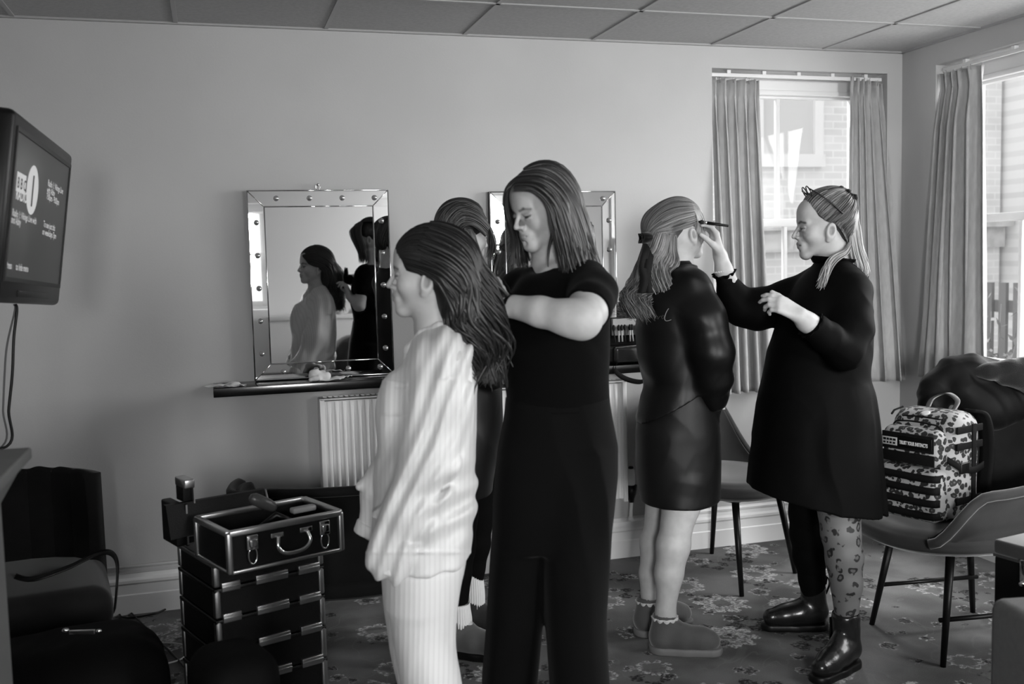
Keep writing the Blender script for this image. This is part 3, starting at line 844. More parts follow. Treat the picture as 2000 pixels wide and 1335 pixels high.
    for s_, pa in (('Radio 1: Vikings Live with', (22, 420)), ('and Abby', (20, 434)), ('Radio 1: Vikings Live', (92, 362)), ('with Abby', (90, 375)), ('7:00pm - 9:00pm', (89, 388)), ('To see just this', (83, 442)), ('on weekdays 7pm', (81, 457)), ('Press      to hide menu', (10, 523))):
        text(s_, pa, sz, 'screen_text', e.m, None, .0003)
    text('LG', (57, 572), .016, 'maker_mark', mat('tv_mark', .05, .4), None, 0)
    return o, p0, X_, v, nrm, Hh, Wd
tv, tp0, tX, tv_, tn, tH, tW = television()
bx, by = tp0 + tX * .30 * tW + tv_ * tH - tn * .03, 0
for i, (lab, off, wob) in enumerate((('thick black cable hanging from the television', 0, .012), ('thin grey cable hanging beside the black one under the television', -.02, .02))):
    a = P(30 - i * 3, 594, 3.2); b = P(12 - i * 9, 872, 3.2); c_ = P(-2 - i * 9, 1150, 3.2)
    a = a + tX * 0
    path = catmull([a, P(33 - i * 4, 606, 3.2), P(27 - i * 13, 660 + i * 12, 3.2), P(24 - i * 15, 730, 3.2), P(17 - i * 11, 800, 3.2), b, V3(XL + .2, b[1] - .1, .95 - i * .05), V3(XL + .012, b[1] - .1, .9 - i * .05)], 60)
    tag(MB().tube(path, .0045 - i * .0015, 8).build('television_cable', m_black if i == 0 else mat('grey_cable', .12, .5)), lab, 'cable')

# ---- shelf
sh_ = tag(MB().box((-.02, 4.385, .948), (1.985, YB, .987), bev=.002).build('wall_shelf', mat('black_gloss_shelf', .006, .16, .6, var=.1)), 'long glossy black shelf on the far wall under both mirrors', 'shelf')

# ---- mirrors
def mirror_mat():
    n = N('mirror_silver'); n.col(.9); n.p(Metallic=1.0, Roughness=.015); return n.m
m_mir = mirror_mat()
m_stud = mat('pearl_stud', .6, .2, .6, .8)
def mirror(name, label, x0, x1, z0, z1, hook, lean=0.0):
    o = thing(name, label, 'mirror', ((x0 + x1) / 2, YB, z0))
    Y0 = YB - .032; bw = .072; yb = YB - .012
    def L(x, y, z): return V3(x, y - lean * (z1 - z) / (z1 - z0) * 0, z)
    MB().box((x0, YB - .024, z0), (x1, YB - .002, z1), bev=.002).build('backing_frame', m_black, o)
    a, b, c, d = x0 + bw, x1 - bw, z0 + bw, z1 - bw
    yi = YB - .036; yo = YB - .0345
    MB().box((a, yi, c), (b, yi + .004, d)).build('centre_glass', m_mir, o)
    out = [(x0 + .002, z0 + .002), (x1 - .002, z0 + .002), (x1 - .002, z1 - .002), (x0 + .002, z1 - .002)]; inn = [(a, c), (b, c), (b, d), (a, d)]
    for i, nm in enumerate(('bottom', 'right', 'top', 'left')):
        j = (i + 1) % 4
        p = [V3(out[i][0], yo, out[i][1]), V3(out[j][0], yo, out[j][1]), V3(inn[j][0], yi, inn[j][1]), V3(inn[i][0], yi, inn[i][1])]
        bp = [q + V3(0, .003, 0) for q in p]
        MB().add(p + bp, [(0, 1, 2, 3), (4, 5, 6, 7), (0, 1, 5, 4), (1, 2, 6, 5), (2, 3, 7, 6), (3, 0, 4, 7)]).build('bevelled_panel', m_mir, o)
    e = MB()
    for (p, q) in zip(inn, inn[1:] + inn[:1]): e.tube([V3(p[0], yi - .001, p[1]), V3(q[0], yi - .001, q[1])], .0028, 8)
    for (p, q) in zip(inn, out): e.tube([V3(p[0], yi - .001, p[1]), V3(q[0], yo - .001, q[1])], .0022, 8)
    for (p, q) in zip(out, out[1:] + out[:1]): e.tube([V3(p[0], yo, p[1]), V3(q[0], yo, q[1])], .003, 8)
    e.build('glass_edging', m_chrome, o)
    hb = bw / 2; ys = (yi + yo) / 2
    st = [(x0 + .085 + (x1 - x0 - .11) * i / 3.55 + .04, z1 - hb) for i in range(4)] + [(x0 + .085 + (x1 - x0 - .11) * i / 3.55 + .04, z0 + hb) for i in range(4)]
    zs_ = [z1 - .14 - (z1 - z0 - .26) * i / 4 for i in range(5)]
    st += [(x0 + hb, z) for z in zs_] + [(x1 - hb, z) for z in zs_]
    for x, z in st:
        MB().lathe((x, ys, z), [(.011, 0), (.012, .004), (.0112, .009), (.008, .014), (.003, .0165), (.0005, .017)], V3(0, -1, 0), 16).build('stud', m_stud, o)
    if hook:
        h = MB().tube([V3((x0 + x1) / 2 + math.sin(t) * .009, YB - .012, z1 + .014 - math.cos(t) * .012) for t in np.linspace(0, 2 * PI, 20)], .002, 6).cyl((V3((x0 + x1) / 2, YB, z1 + .024)), V3((x0 + x1) / 2, YB - .016, z1 + .024), .005)
        h.build('hanging_hook', m_chrome, o)
    return o
mir1 = mirror('wall_mirror', 'tall wall mirror with pearl studs showing the pyjama-clad woman\'s reflection', .157, .775, .990, 1.823, True)
mirror('wall_mirror', 'tall wall mirror with pearl studs behind the dark-haired stylist\'s head', 1.25, 1.88, .990, 1.813, False)

mir1.rotation_euler = (.0046, 0, -.022); mir1.location.y -= .009

# ---- radiator
rad = thing('radiator', 'long white panel radiator under the shelf', 'radiator', (1.17, 4.5, .3))
rx0, rx1, rz0, rz1 = .425, 1.885, .315, .90
mb = MB()
def radF(u, v):
    x = rx0 + .02 + (rx1 - rx0 - .04) * u; k = math.sin((x - rx0) * 2 * PI / .0333)
    rel = max(-1, min(1, k * 1.8)); vv = min(1, min(v, 1 - v) * 9)
    return V3(x, 4.475 - .0075 * rel * vv, rz0 + .012 + (rz1 - rz0 - .024) * v)
mb.grid(radF, 700, 16).box((rx0 + .02, 4.483, rz0 + .01), (rx1 - .02, 4.50, rz1 - .01))
mb.build('panel', m_white, rad)
MB().box((rx0, 4.462, rz0 - .003), (rx0 + .022, 4.56, rz1 + .003), bev=.003).build('side_cheek', m_white, rad)
MB().box((rx1 - .022, 4.462, rz0 - .003), (rx1, 4.56, rz1 + .003), bev=.003).build('side_cheek', m_white, rad)
g = MB().box((rx0, 4.462, rz1 - .002), (rx1, 4.475, rz1 + .004)).box((rx0, 4.55, rz1 - .002), (rx1, 4.56, rz1 + .004))
for i in range(60):
    x = rx0 + .02 + (rx1 - rx0 - .04) * i / 59; g.box((x - .003, 4.475, rz1 - .002), (x + .003, 4.55, rz1 + .003))
g.build('top_grille', m_white, rad)
va = thing('radiator_valve', 'white-capped radiator valve with a dark body at the right end of the radiator', 'valve', (1.905, 4.49, .3))
MB().lathe((1.912, 4.49, .385), [(.016, 0), (.019, .004), (.019, .05), (.017, .075), (.012, .082)], UZ, 20).build('cap', m_white, va)
MB().lathe((1.912, 4.49, .467), [(.012, 0), (.013, .004), (.010, .010)], UZ, 16).build('cap_top', m_black, va)
MB().lathe((1.912, 4.49, .300), [(.013, 0), (.016, .02), (.026, .045), (.029, .085)], UZ, 20).cyl((1.87, 4.49, .325), (1.915, 4.49, .325), .012).build('valve_body', m_black, va)
MB().tube([V3(1.912, 4.49, .30), V3(1.912, 4.50, .24), V3(1.912, 4.50, .21), V3(1.93, 4.53, .20), V3(2.0, YB - .03, .195)], .0085, 10).lathe((1.912, 4.50, .205), [(.013, 0), (.013, .02)], UZ).build('pipe', m_white, va)

# ---- things on the shelf
def crumple(name, label, pts, seed, amp=.006, m=m_paper, cat='tissue', group=None):
    rs = np.random.RandomState(seed); pts = np.array(pts, float)
    a, b, c, d = pts; ph = rs.uniform(0, 6, 8)
    def F(u, v):
        p = (a * (1 - u) + b * u) * (1 - v) + (d * (1 - u) + c * u) * v
        return p + UZ * (amp * (1 + math.sin(7 * u + ph[0] + 3 * v) * .5 + math.sin(11 * v + ph[1] + 2 * u) * .5) + .5 * amp * math.sin(19 * u * v + ph[2]))
    return tag(MB().grid(F, 22, 22, thick=.0008).build(name, m), label, cat, group)
Z0 = .9885
crumple('paper_napkin', 'folded white paper napkin overhanging the left end of the shelf', [(-.062, 4.43, Z0 + .002), (.02, 4.39, Z0), (.115, 4.40, Z0), (.07, 4.52, Z0)], 1, .006, cat='napkin')
crumple('paper_napkin', 'lower white napkin under the overhanging one at the left end of the shelf', [(-.01, 4.40, Z0), (.06, 4.388, Z0), (.118, 4.44, Z0), (.03, 4.47, Z0)], 2, .0015, cat='napkin')
s = SDF([V3(.40, 4.36, .98), V3(.52, 4.46, 1.05)], .03, .003)
s.cap((.40, 4.43, 1.012), (.455, 4.415, 1.010), .021, .019, .0); s.ell((.405, 4.42, 1.03), (.022, .018, .013), k=.012); s.ell((.435, 4.44, 1.026), (.02, .02, .01), k=.01)
s.cap((.385, 4.40, 1.0), (.42, 4.40, 1.006), .009, .011, .012)
s.displace(folds((1, .4, .7), 42, .0028, 3)); tag(s.build('crumpled_tissue', m_paper), 'crumpled white tissue on the shelf under the pyjama-reflecting mirror', 'tissue')
crumple('paper_card', 'curled white card lying beside the crumpled tissue on the shelf', [(.42, 4.39, Z0), (.50, 4.385, Z0), (.56, 4.45, Z0 + .012), (.47, 4.455, Z0 + .01)], 5, .004, cat='card')

# brush case with clear pockets, pouch and strap
bc = thing('brush_case', 'open black make-up brush case with pale brush handles on the right end of the shelf', 'brush case', (1.92, 4.48, .99))
MB().box((1.80, 4.42, .989), (2.06, 4.54, 1.075), bev=.015).build('case_body', m_abs, bc)
MB().add([V3(1.80, 4.50, 1.07), V3(2.06, 4.50, 1.07), V3(2.06, 4.57, 1.235), V3(1.80, 4.57, 1.235), V3(1.80, 4.52, 1.07), V3(2.06, 4.52, 1.07), V3(2.06, 4.58, 1.235), V3(1.80, 4.58, 1.235)], [(0, 1, 2, 3), (4, 5, 6, 7), (0, 1, 5, 4), (1, 2, 6, 5), (2, 3, 7, 6), (3, 0, 4, 7)]).build('lid', m_abs, bc)
MB().box((1.83, 4.49, 1.12), (2.05, 4.51, 1.2)).build('pocket_lining', mat('pale_lining', .5, .5), bc)
rs = np.random.RandomState(11)
mh = mat('pale_brush_handle', .6, .3, .5); mbr = mat('bristle', .01, .8)
for i in range(12):
    x = 1.835 + i * .018 + rs.uniform(-.003, .003); tl = rs.uniform(-.08, .08)
    a = V3(x, 4.475, 1.09); b = a + V3(math.sin(tl) * .05, .004, .055)
    h = tag(MB().tube([a, b], [.0045, .0035], 8).build('makeup_brush', mh if i % 3 else mbr), 'pale-handled make-up brush standing in the open case on the shelf', 'make-up brush', 'brushes in the case')
    MB().ball(b + V3(0, 0, .012), (.008, .006, .016), 8).build('bristles', mbr, h)
po = thing('cosmetic_pouch', 'shiny clear cosmetic pouch in front of the brush case', 'pouch', (1.9, 4.42, .99))
s = SDF([V3(1.79, 4.375, .99), V3(2.05, 4.43, 1.08)], .03, .004)
s.rbox((1.92, 4.403, 1.035), (.12, .014, .038), (V3(1, 0, 0), V3(0, 1, 0), UZ), .012); s.displace(folds((.3, .1, 1), 22, .004, 8, warp=1.2))
s.build('pouch_body', mat('shiny_vinyl', .02, .08, .9, coat=1), po)
MB().tube([V3(1.80, 4.386, 1.07), V3(1.92, 4.384, 1.076), V3(2.04, 4.386, 1.07)], .004, 6).build('zip', m_chrome, po)
st = catmull([V3(1.80, 4.376, 1.0), V3(1.79, 4.372, .965), V3(1.84, 4.372, .925), V3(1.92, 4.37, .905), V3(1.97, 4.372, .935), V3(2.0, 4.374, .99), V3(2.02, 4.378, 1.03)], 40)
MB().grid(lambda u, v: st[int(round(v * 39))] + UZ * (u - .5) * .022 + V3(.5, 0, 0) * (u - .5) * .02, 3, 40, thick=.002).build('carry_strap', m_velvet2, po)

# ---- make-up trolley with open top case
tr = thing('makeup_trolley', 'tall black make-up trolley with aluminium edges and an open top case', 'make-up trolley', H(540, 1300, 2.85) * V3(1, 1, 0))
B0 = H(416, 1104, 2.92); B1 = H(632, 1078, 3.14); Bl = H(362, 1066, 3.12)
tw = B1 - B0; tw[2] = 0; W_ = np.linalg.norm(tw); tx = tw / W_; ty = np.cross(UZ, tx)
D_ = .31; ztop = B0[2]
fr = (V3(B0[0], B0[1], 0), tx, ty, UZ)
zz_ = [.05, ztop - .375, ztop - .27, ztop - .17, ztop - .075, ztop]; lv = [(zz_[i] + .004, zz_[i + 1]) for i in range(5)]
for i, (a, b) in enumerate(lv):
    dr = MB().box((.006, .006, a), (W_ - .006, D_ - .006, b), fr).build('case_tier', m_abs, tr)
    al = MB()
    for x in (0, W_ - .02):
        for y in (0, D_ - .02): MB().box((x, y, a), (x + .02, y + .02, b), fr, bev=.006).build('corner_edging', m_alu, dr)
    if i:
        h = MB()
        for x0, x1 in ((.022, .22 * W_), (.36 * W_, .65 * W_), (.75 * W_, .95 * W_)):
            x1 = min(x1, W_ - .015); h = MB().box((x0, -.006, a - .015), (x1, .006, a + .013), fr, bev=.002).box((x0, -.008, a - .005), (x1, -.004, a + .003), fr, bev=.001); h.build('catch_plate', m_alu, dr)
    MB().box((.0, 0, b - .012), (W_, .012, b), fr, bev=.003).box((0, D_ - .012, b - .012), (W_, D_, b), fr, bev=.003).box((0, 0, b - .012), (.012, D_, b), fr, bev=.003).build('rim', m_black if i < 4 else mat('dull_rim', .05, .5), dr)
for x in (.03, W_ - .03):
    for y in (.04, D_ - .04): MB().cyl(fr[0] + tx * (x - .01) + ty * y + UZ * .026, fr[0] + tx * (x + .012) + ty * y + UZ * .026, .025).build('wheel', m_black, tr)
# raised open case
c0 = H(446, 1043, 2.80); c1 = H(664, 1006, 3.02); u = c1 - c0; hz = 0; u[2] = 0; Wc = np.linalg.norm(u); cx_ = u / Wc; cyv = np.cross(UZ, cx_)
zc1 = c0[2]; zc0 = ztop + .012; Dc = .24
fc = (V3(c0[0], c0[1], 0), cx_, cyv, UZ); t = .008
cs = MB().box((0, 0, zc0), (Wc, t, zc1), fc).box((0, Dc - t, zc0), (Wc, Dc, zc1), fc).box((0, t, zc0), (t, Dc - t, zc1), fc).box((Wc - t, t, zc0), (Wc, Dc - t, zc1), fc).box((0, 0, zc0), (Wc, Dc, zc0 + t), fc)
cs = cs.build('top_case', m_abs, tr)
al = MB()
r_ = .009
for (x, y) in ((0, 0), (Wc, 0), (Wc, Dc), (0, Dc)): al.box((x - r_, y - r_, zc0 - .004), (x + r_, y + r_, zc1 + .004), fc, bev=.006)
for z in (zc0, zc1):
    rr = r_ if z == zc1 else .006
    al.box((0, -rr, z - rr), (Wc, rr, z + rr), fc, bev=.004).box((0, Dc - rr, z - rr), (Wc, Dc + rr, z + rr), fc, bev=.004).box((-rr, 0, z - rr), (rr, Dc, z + rr), fc, bev=.004).box((Wc - rr, 0, z - rr), (Wc + rr, Dc, z + rr), fc, bev=.004)
al.build('corner_edging', m_alu, cs)
for x in (.065, Wc - .06):
    l = MB().box((x - .017, -.016, zc1 - .055), (x + .017, -.008, zc1 - .012), fc, bev=.003).box((x - .012, -.024, zc1 - .045), (x + .012, -.016, zc1 - .022), fc, bev=.004)
    q = [fc[0] + cx_ * (x + math.sin(a) * .013) + cyv * -.012 + UZ * (zc1 - .072 - math.cos(a) * .024) for a in np.linspace(0, 2 * PI, 24)]
    l.tube(q, .0025, 6).build('latch', m_chrome, cs)
hx0, hx1 = Wc * .40, Wc * .66
hp = catmull([fc[0] + cx_ * hx0 + cyv * -.02 + UZ * (zc1 - .03), fc[0] + cx_ * (hx0 - .004) + cyv * -.028 + UZ * (zc1 - .06), fc[0] + cx_ * (hx0 + .02) + cyv * -.03 + UZ * (zc1 - .08), fc[0] + cx_ * (hx1 - .02) + cyv * -.03 + UZ * (zc1 - .078), fc[0] + cx_ * (hx1 + .004) + cyv * -.028 + UZ * (zc1 - .058), fc[0] + cx_ * hx1 + cyv * -.02 + UZ * (zc1 - .03)], 40)
MB().tube(hp, .006, 10).box((hx0 - .02, -.014, zc1 - .034), (hx0 + .02, -.008, zc1 - .02), fc, bev=.002).box((hx1 - .02, -.014, zc1 - .034), (hx1 + .02, -.008, zc1 - .02), fc, bev=.002).build('carry_handle', m_chrome, cs)
# raised lid behind and folded-out tray at the left
l0 = fc[0] + cyv * (Dc + .03)
ld = MB().add([l0 + cx_ * (-.07) + UZ * (zc1 - .06), l0 + cx_ * (Wc - .10) + UZ * (zc1 - .04), l0 + cx_ * (Wc - .105) + cyv * .03 + UZ * (zc1 + .04), l0 + cx_ * (-.07) + cyv * .03 + UZ * (zc1 + .04),
     l0 + cx_ * (-.07) + cyv * .02 + UZ * (zc1 - .06), l0 + cx_ * (Wc - .10) + cyv * .02 + UZ * (zc1 - .04), l0 + cx_ * (Wc - .105) + cyv * .05 + UZ * (zc1 + .04), l0 + cx_ * (-.07) + cyv * .05 + UZ * (zc1 + .04)],
    [(0, 1, 2, 3), (4, 5, 6, 7), (0, 1, 5, 4), (1, 2, 6, 5), (2, 3, 7, 6), (3, 0, 4, 7)]).build('lid', m_abs, tr)
MB().tube([l0 + cx_ * (Wc - .10) + UZ * (zc1 - .04), l0 + cx_ * (Wc - .105) + cyv * .03 + UZ * (zc1 + .04)], .004, 8).build('lid_edging', m_alu, ld)
# folded-out side tray
ta = H(366, 1014, 3.05); fty = (ta, cx_, cyv, UZ)
k_ = MB().box((-.045, -.02, -.075), (-.012, .10, .055), fty, bev=.006).box((-.012, 0, -.075), (.03, .09, -.055), fty, bev=.004)
ty_ = k_.build('side_tray', m_abs, tr)
MB().box((-.015, -.026, -.075), (-.007, -.018, .055), fty).box((-.01, .0, .055), (.018, .06, .125), fty, bev=.004).build('tray_panel', m_abs, ty_)
MB().box((-.012, -.025, .10), (.02, .06, .128), fty, bev=.004).box((.018, -.026, -.05), (.038, -.02, -.0), fty, bev=.002).box((-.013, -.028, -.072), (-.008, -.022, .052), fty).box((.016, -.02, .02), (.020, .0, .12), fty).build('tray_edging', m_alu, ty_)
# contents of the top case
def incase(x, y, z): return fc[0] + cx_ * x + cyv * y + UZ * z
tag(MB().lathe(incase(.20, .12, zc1 + .02) , [(.012, 0), (.016, .01), (.019, .03), (.019, .075), (.012, .088), (.010, .09)], cx_ * -.85 + UZ * .5, 20).build('hair_brush_handle', mat('satin_grey_plastic', .06, .3)), 'rounded dark grey brush handle sticking out of the open top case', 'brush')
tag(MB().tube([incase(.13, .15, zc0 + .06), incase(.20, .11, zc1 + .0), incase(.235, .09, zc1 - .02)], [.006, .011, .009], 10).build('curling_tong', m_blackmetal), 'black tong lying across the open top case', 'tong')
tag(MB().box((.255, .11, zc1 - .01), (.335, .14, zc1 + .008), (fc[0], cx_, cyv, UZ), bev=.006).build('powder_compact', mat('pale_compact', .25, .3)), 'pale flat compact at the right of the open top case', 'compact')
rs = np.random.RandomState(5)
for i in range(9):
    x, y = .05 + .035 * i, .05 + .1 * rs.rand(); h = rs.uniform(.05, .09)
    b = tag(MB().lathe(incase(x, y, zc0 + t), [(.013, 0), (.014, .005), (.014, h * .7), (.008, h * .8)], UZ, 14).build('cosmetic_bottle', m_black), 'small dark cosmetic bottle standing in the open top case', 'bottle', 'bottles in the top case')
    MB().lathe(incase(x, y, zc0 + t + h * .8), [(.009, 0), (.009, h * .25), (.006, h * .28)], UZ, 14).build('cap', m_chrome if i % 2 else m_black, b)

# ---- black bags on the floor
def soft_bag(name, label, c, half, ang, seed, strap=None, zipx=None):
    c = V3(*c); f = (V3(math.cos(ang), math.sin(ang), 0), V3(-math.sin(ang), math.cos(ang), 0), UZ)
    o = thing(name, label, 'bag', c * V3(1, 1, 0))
    s = SDF([c - V3(*half) * 1.3, c + V3(*half) * 1.3], .06, .009)
    s.rbox(c, half, f, min(half) * .7); s.displace(folds((.5, .3, 1), 7, .012, seed, warp=.9)); s.displace(folds((1, -.5, .2), 16, .004, seed + 1))
    s.cut_below(.004)
    s.build('body', mat('black_nylon', .003, .7, .08), o)
    a = c + UZ * half[2]; h = catmull([a - f[0] * half[0] * .5 + UZ * -.01, a - f[0] * half[0] * .3 + UZ * .05, a + f[0] * half[0] * .3 + UZ * .05, a + f[0] * half[0] * .5 + UZ * -.01], 20)
    return o, f, h
hb = H(160, 1290, 2.82)
o, f, h = soft_bag('holdall', 'large black holdall on the floor in the bottom left corner', (hb[0] - .06, hb[1], .2), (.29, .2, .25), .15, 4)
zp = H(150, 1234, 2.66)
MB().box((-.02, -.004, -.006), (.05, .004, .006), (zp, CR, CF, UZ), bev=.002).ball(zp - CR * .03 + UZ * .006, (.01, .006, .006), 8).ball(zp + CR * .06 + UZ * .002, (.008, .005, .005), 8).build('zip_pull', m_chrome, o)
hb2 = H(455, 1320, 2.5)
o, f, h = soft_bag('holdall', 'low black bag slumped in front of the make-up trolley', (hb2[0], hb2[1], .25), (.10, .11, .28), .3, 9)

# cables on the carpet
def cable(label, pts, r, m):
    p = [atZ(x, y, .006) for x, y in pts]; tag(MB().tube(catmull(p, 50), r, 8).build('floor_cable', m), label, 'cable')
cable('black cable curling over the carpet beside the make-up trolley', [(232, 1180), (240, 1205), (300, 1198), (340, 1182), (365, 1182), (380, 1200)], .004, m_black)
cable('white cable running across the carpet between the holdall and the trolley', [(296, 1257), (320, 1255), (345, 1256), (372, 1262), (400, 1268)], .003, m_paper)
cable('second white cable nearer the camera between the holdall and the trolley', [(302, 1308), (325, 1296), (350, 1288), (372, 1275), (400, 1262)], .0035, m_paper)
cable('black cable crossing the white ones beside the holdall', [(255, 1195), (285, 1225), (310, 1250), (350, 1290), (380, 1330)], .004, m_black)

# ---- right foreground: upholstered seat end and black case behind it
m_greyf = mat('grey_upholstery', .085, .9, .15, bump=.4, bscale=420, var=.08, vscale=60, sheen=.2)
e0 = H(1928, 1165, 2.42)
so = thing('upholstered_bench', 'mid-grey upholstered seat end in the bottom right corner', 'sofa', (e0[0] + .35, e0[1] - .25, 0))
ff = (V3(e0[0], e0[1], 0), V3(.985, -.17, 0), V3(.17, .985, 0), UZ)
MB().box((0, -.62, .06), (.62, .0, e0[2] + .003), ff, bev=.03).build('arm_block', m_greyf, so)
MB().box((.62, -.62, .06), (1.3, .0, .42), ff, bev=.03).build('seat', m_greyf, so)
for x, y in ((.06, -.06), (.06, -.56), (1.24, -.06), (1.24, -.56)): MB().cyl(ff[0] + ff[1] * x + ff[2] * y, ff[0] + ff[1] * x + ff[2] * y + UZ * .065, .018, .022).build('foot', m_black, so)
bk = thing('vanity_case', 'black make-up case with steel clasps at the right edge behind the grey seat', 'case', H(1985, 1200, 3.0) * V3(1, 1, 0))
k0 = H(1942, 1052, 2.95); k1 = H(2060, 1078, 2.78)
kx = (k1 - k0) * V3(1, 1, 0); kx /= np.linalg.norm(kx); ky = np.cross(UZ, kx)
fk = (V3(k0[0], k0[1], 0), kx, ky, UZ)
MB().box((0, 0, .02), (.42, .26, k0[2] - .05), fk, bev=.008).build('case_body', m_abs, bk)
MB().box((-.003, -.003, k0[2] - .045), (.423, .263, k0[2]), fk, bev=.01).build('lid', m_velvet, bk)
MB().box((0, -.005, k0[2] - .05), (.42, -.002, k0[2] - .042), fk).build('edging', mat('dull_steel', .25, .4, .5, 1), bk)
for x in (.095, .3): MB().box((x, -.016, k0[2] - .10), (x + .018, -.003, k0[2] - .035), fk, bev=.003).ball(fk[0] + kx * (x + .009) - ky * .016 + UZ * (k0[2] - .105), .009, 8).build('clasp', m_chrome, bk)

# ---- backpack on the tufted chair
def leopard(name, scale, dark, light, mid, rough=.7, w0=.07, w1=.12, th=.38):
    n = N(name); c = n.coord()
    nz = n.t.nodes.new('ShaderNodeTexNoise'); nz.inputs['Scale'].default_value = scale * .9; n.t.links.new(c, nz.inputs[0])
    va = n.t.nodes.new('ShaderNodeVectorMath'); va.operation = 'MULTIPLY_ADD'; n.t.links.new(nz.outputs[1], va.inputs[0]); va.inputs[1].default_value = (.9 / scale,) * 3; n.t.links.new(c, va.inputs[2])
    v = n.node('ShaderNodeTexVoronoi', {'Scale': scale, 'Randomness': .85}); n.t.links.new(va.outputs[0], v.inputs['Vector'])
    d = v.outputs['Distance']; br = n.noise(scale * 1.3, 1, c)
    ring = n.math('MULTIPLY', n.ramp(n.math('ABSOLUTE', n.math('SUBTRACT', d, .31)), w0, w1, 1, 0), n.ramp(br, th, th + .06))
    core = n.ramp(d, .2, .26, 1, 0)
    k = n.mix(core, light, mid); k = n.mix(ring, k, dark); n.col(k); n.p(Roughness=rough); return n.m
m_leo = leopard('leopard_canvas', 44, .01, .32, .10, .7, .14, .21, .12)
m_web = mat('black_webbing', .006, .75, .12, bump=.3, bscale=500)
bp = H(1806, 975, 3.72)
fx = V3(.60, -.80, 0); fx = CR * .56 - CF * .83; fx[2] = 0; fx /= np.linalg.norm(fx)       # along the front panel, to its right
fn = np.cross(fx, UZ)
if fn @ CF > 0: fn = -fn                                                        # outward normal of the front
if fn @ CR > 0: fn = fn
bo = thing('backpack', 'leopard-print backpack with black webbing on the tufted chair', 'backpack', (bp[0], bp[1], .495))
BC = V3(bp[0], bp[1], 0) + fn * -.03
def bpt(a, b, z): return BC + fx * a + fn * b + UZ * z
frb = (fx, fn, UZ)
zb = .50
s = SDF([bpt(-.2, -.2, zb), bpt(.2, .2, zb + .42)], .04, .005)
s.rbox(bpt(0, -.03, zb + .20), (.145, .085, .20), frb, .06); s.rbox(bpt(0, .0, zb + .17), (.14, .085, .17), frb, .05, k=.02)
s.displace(folds((.2, .3, 1), 9, .003, 2)); s.build('main_compartment', m_leo, bo)
s = SDF([bpt(-.2, .0, zb), bpt(.2, .2, zb + .42)], .04, .005)
s.rbox(bpt(0, .10, zb + .105), (.125, .045, .10), frb, .035); s.displace(folds((.2, .3, 1), 9, .002, 4)); s.build('lower_pocket', m_leo, bo)
s = SDF([bpt(-.2, .0, zb), bpt(.2, .2, zb + .42)], .04, .005)
s.rbox(bpt(0, .095, zb + .275), (.12, .04, .07), frb, .035); s.displace(folds((.2, .3, 1), 9, .002, 6)); s.build('upper_pocket', m_leo, bo)
for i, z in enumerate((.035, .082, .128, .172)):
    q = [bpt(-.124, .105, zb + z), bpt(-.115, .143, zb + z), bpt(-.06, .149, zb + z - .001), bpt(.06, .149, zb + z - .002), bpt(.115, .143, zb + z), bpt(.124, .105, zb + z)]
    q = catmull(q, 30); MB().grid(lambda u, v: q[int(round(v * 29))] + UZ * (u - .5) * .027, 3, 30, thick=.003).build('webbing_strap', m_web, bo)
for z0, z1 in ((zb + .215, zb + .255),):
    MB().box((-.108, .134, z0), (.108, .1395, z1), (BC, fx, fn, UZ), bev=.002).build('webbing_strap', m_web, bo)
MB().box((-.108, .134, zb + .262), (.105, .1405, zb + .325), (BC, fx, fn, UZ), bev=.002).build('patch_panel', m_web, bo)
lbl = MB().box((-.035, .1405, zb + .272), (.10, .143, zb + .315), (BC, fx, fn, UZ), bev=.001).build('slogan_patch', m_black, bo)
def text_on(s_, org, ax, ay, an, size, name, m, parent, bold=0, sx=1.0):
    cu = bpy.data.curves.new('t', 'FONT'); cu.body = s_; cu.size = size; cu.offset = bold; cu.extrude = .0003
    to = bpy.data.objects.new('t', cu); COL.objects.link(to)
    me = bpy.data.meshes.new_from_object(to.evaluated_get(bpy.context.evaluated_depsgraph_get())); bpy.data.objects.remove(to); bpy.data.curves.remove(cu)
    b = parent['_b']
    for vt in me.vertices:
        q = org + ax * vt.co.x * sx + ay * vt.co.y + an * vt.co.z; vt.co = q
    return link(name, me, m, parent)
text_on('TRUST YOUR INSTINCTS', bpt(-.031, .1436, zb + .284), fx, UZ, fn, .0185, 'slogan_lettering', mat('white_print', .7, .6), lbl, .0006, .56)
lb2 = MB().box((-.105, .1405, zb + .275), (-.042, .143, zb + .305), (BC, fx, fn, UZ), bev=.001).build('badge', mat('pale_badge', .42, .6), bo)
bd = MB()
for j, (a, b) in enumerate(((-.10, -.088), (-.085, -.076), (-.073, -.062), (-.059, -.047))):
    bd.box((a, .143, zb + .292), (b, .1436, zb + .300), (BC, fx, fn, UZ)); bd.box((a, .143, zb + .280), (b - .002, .1436, zb + .287), (BC, fx, fn, UZ))
bd.build('badge_print', m_web, lb2)
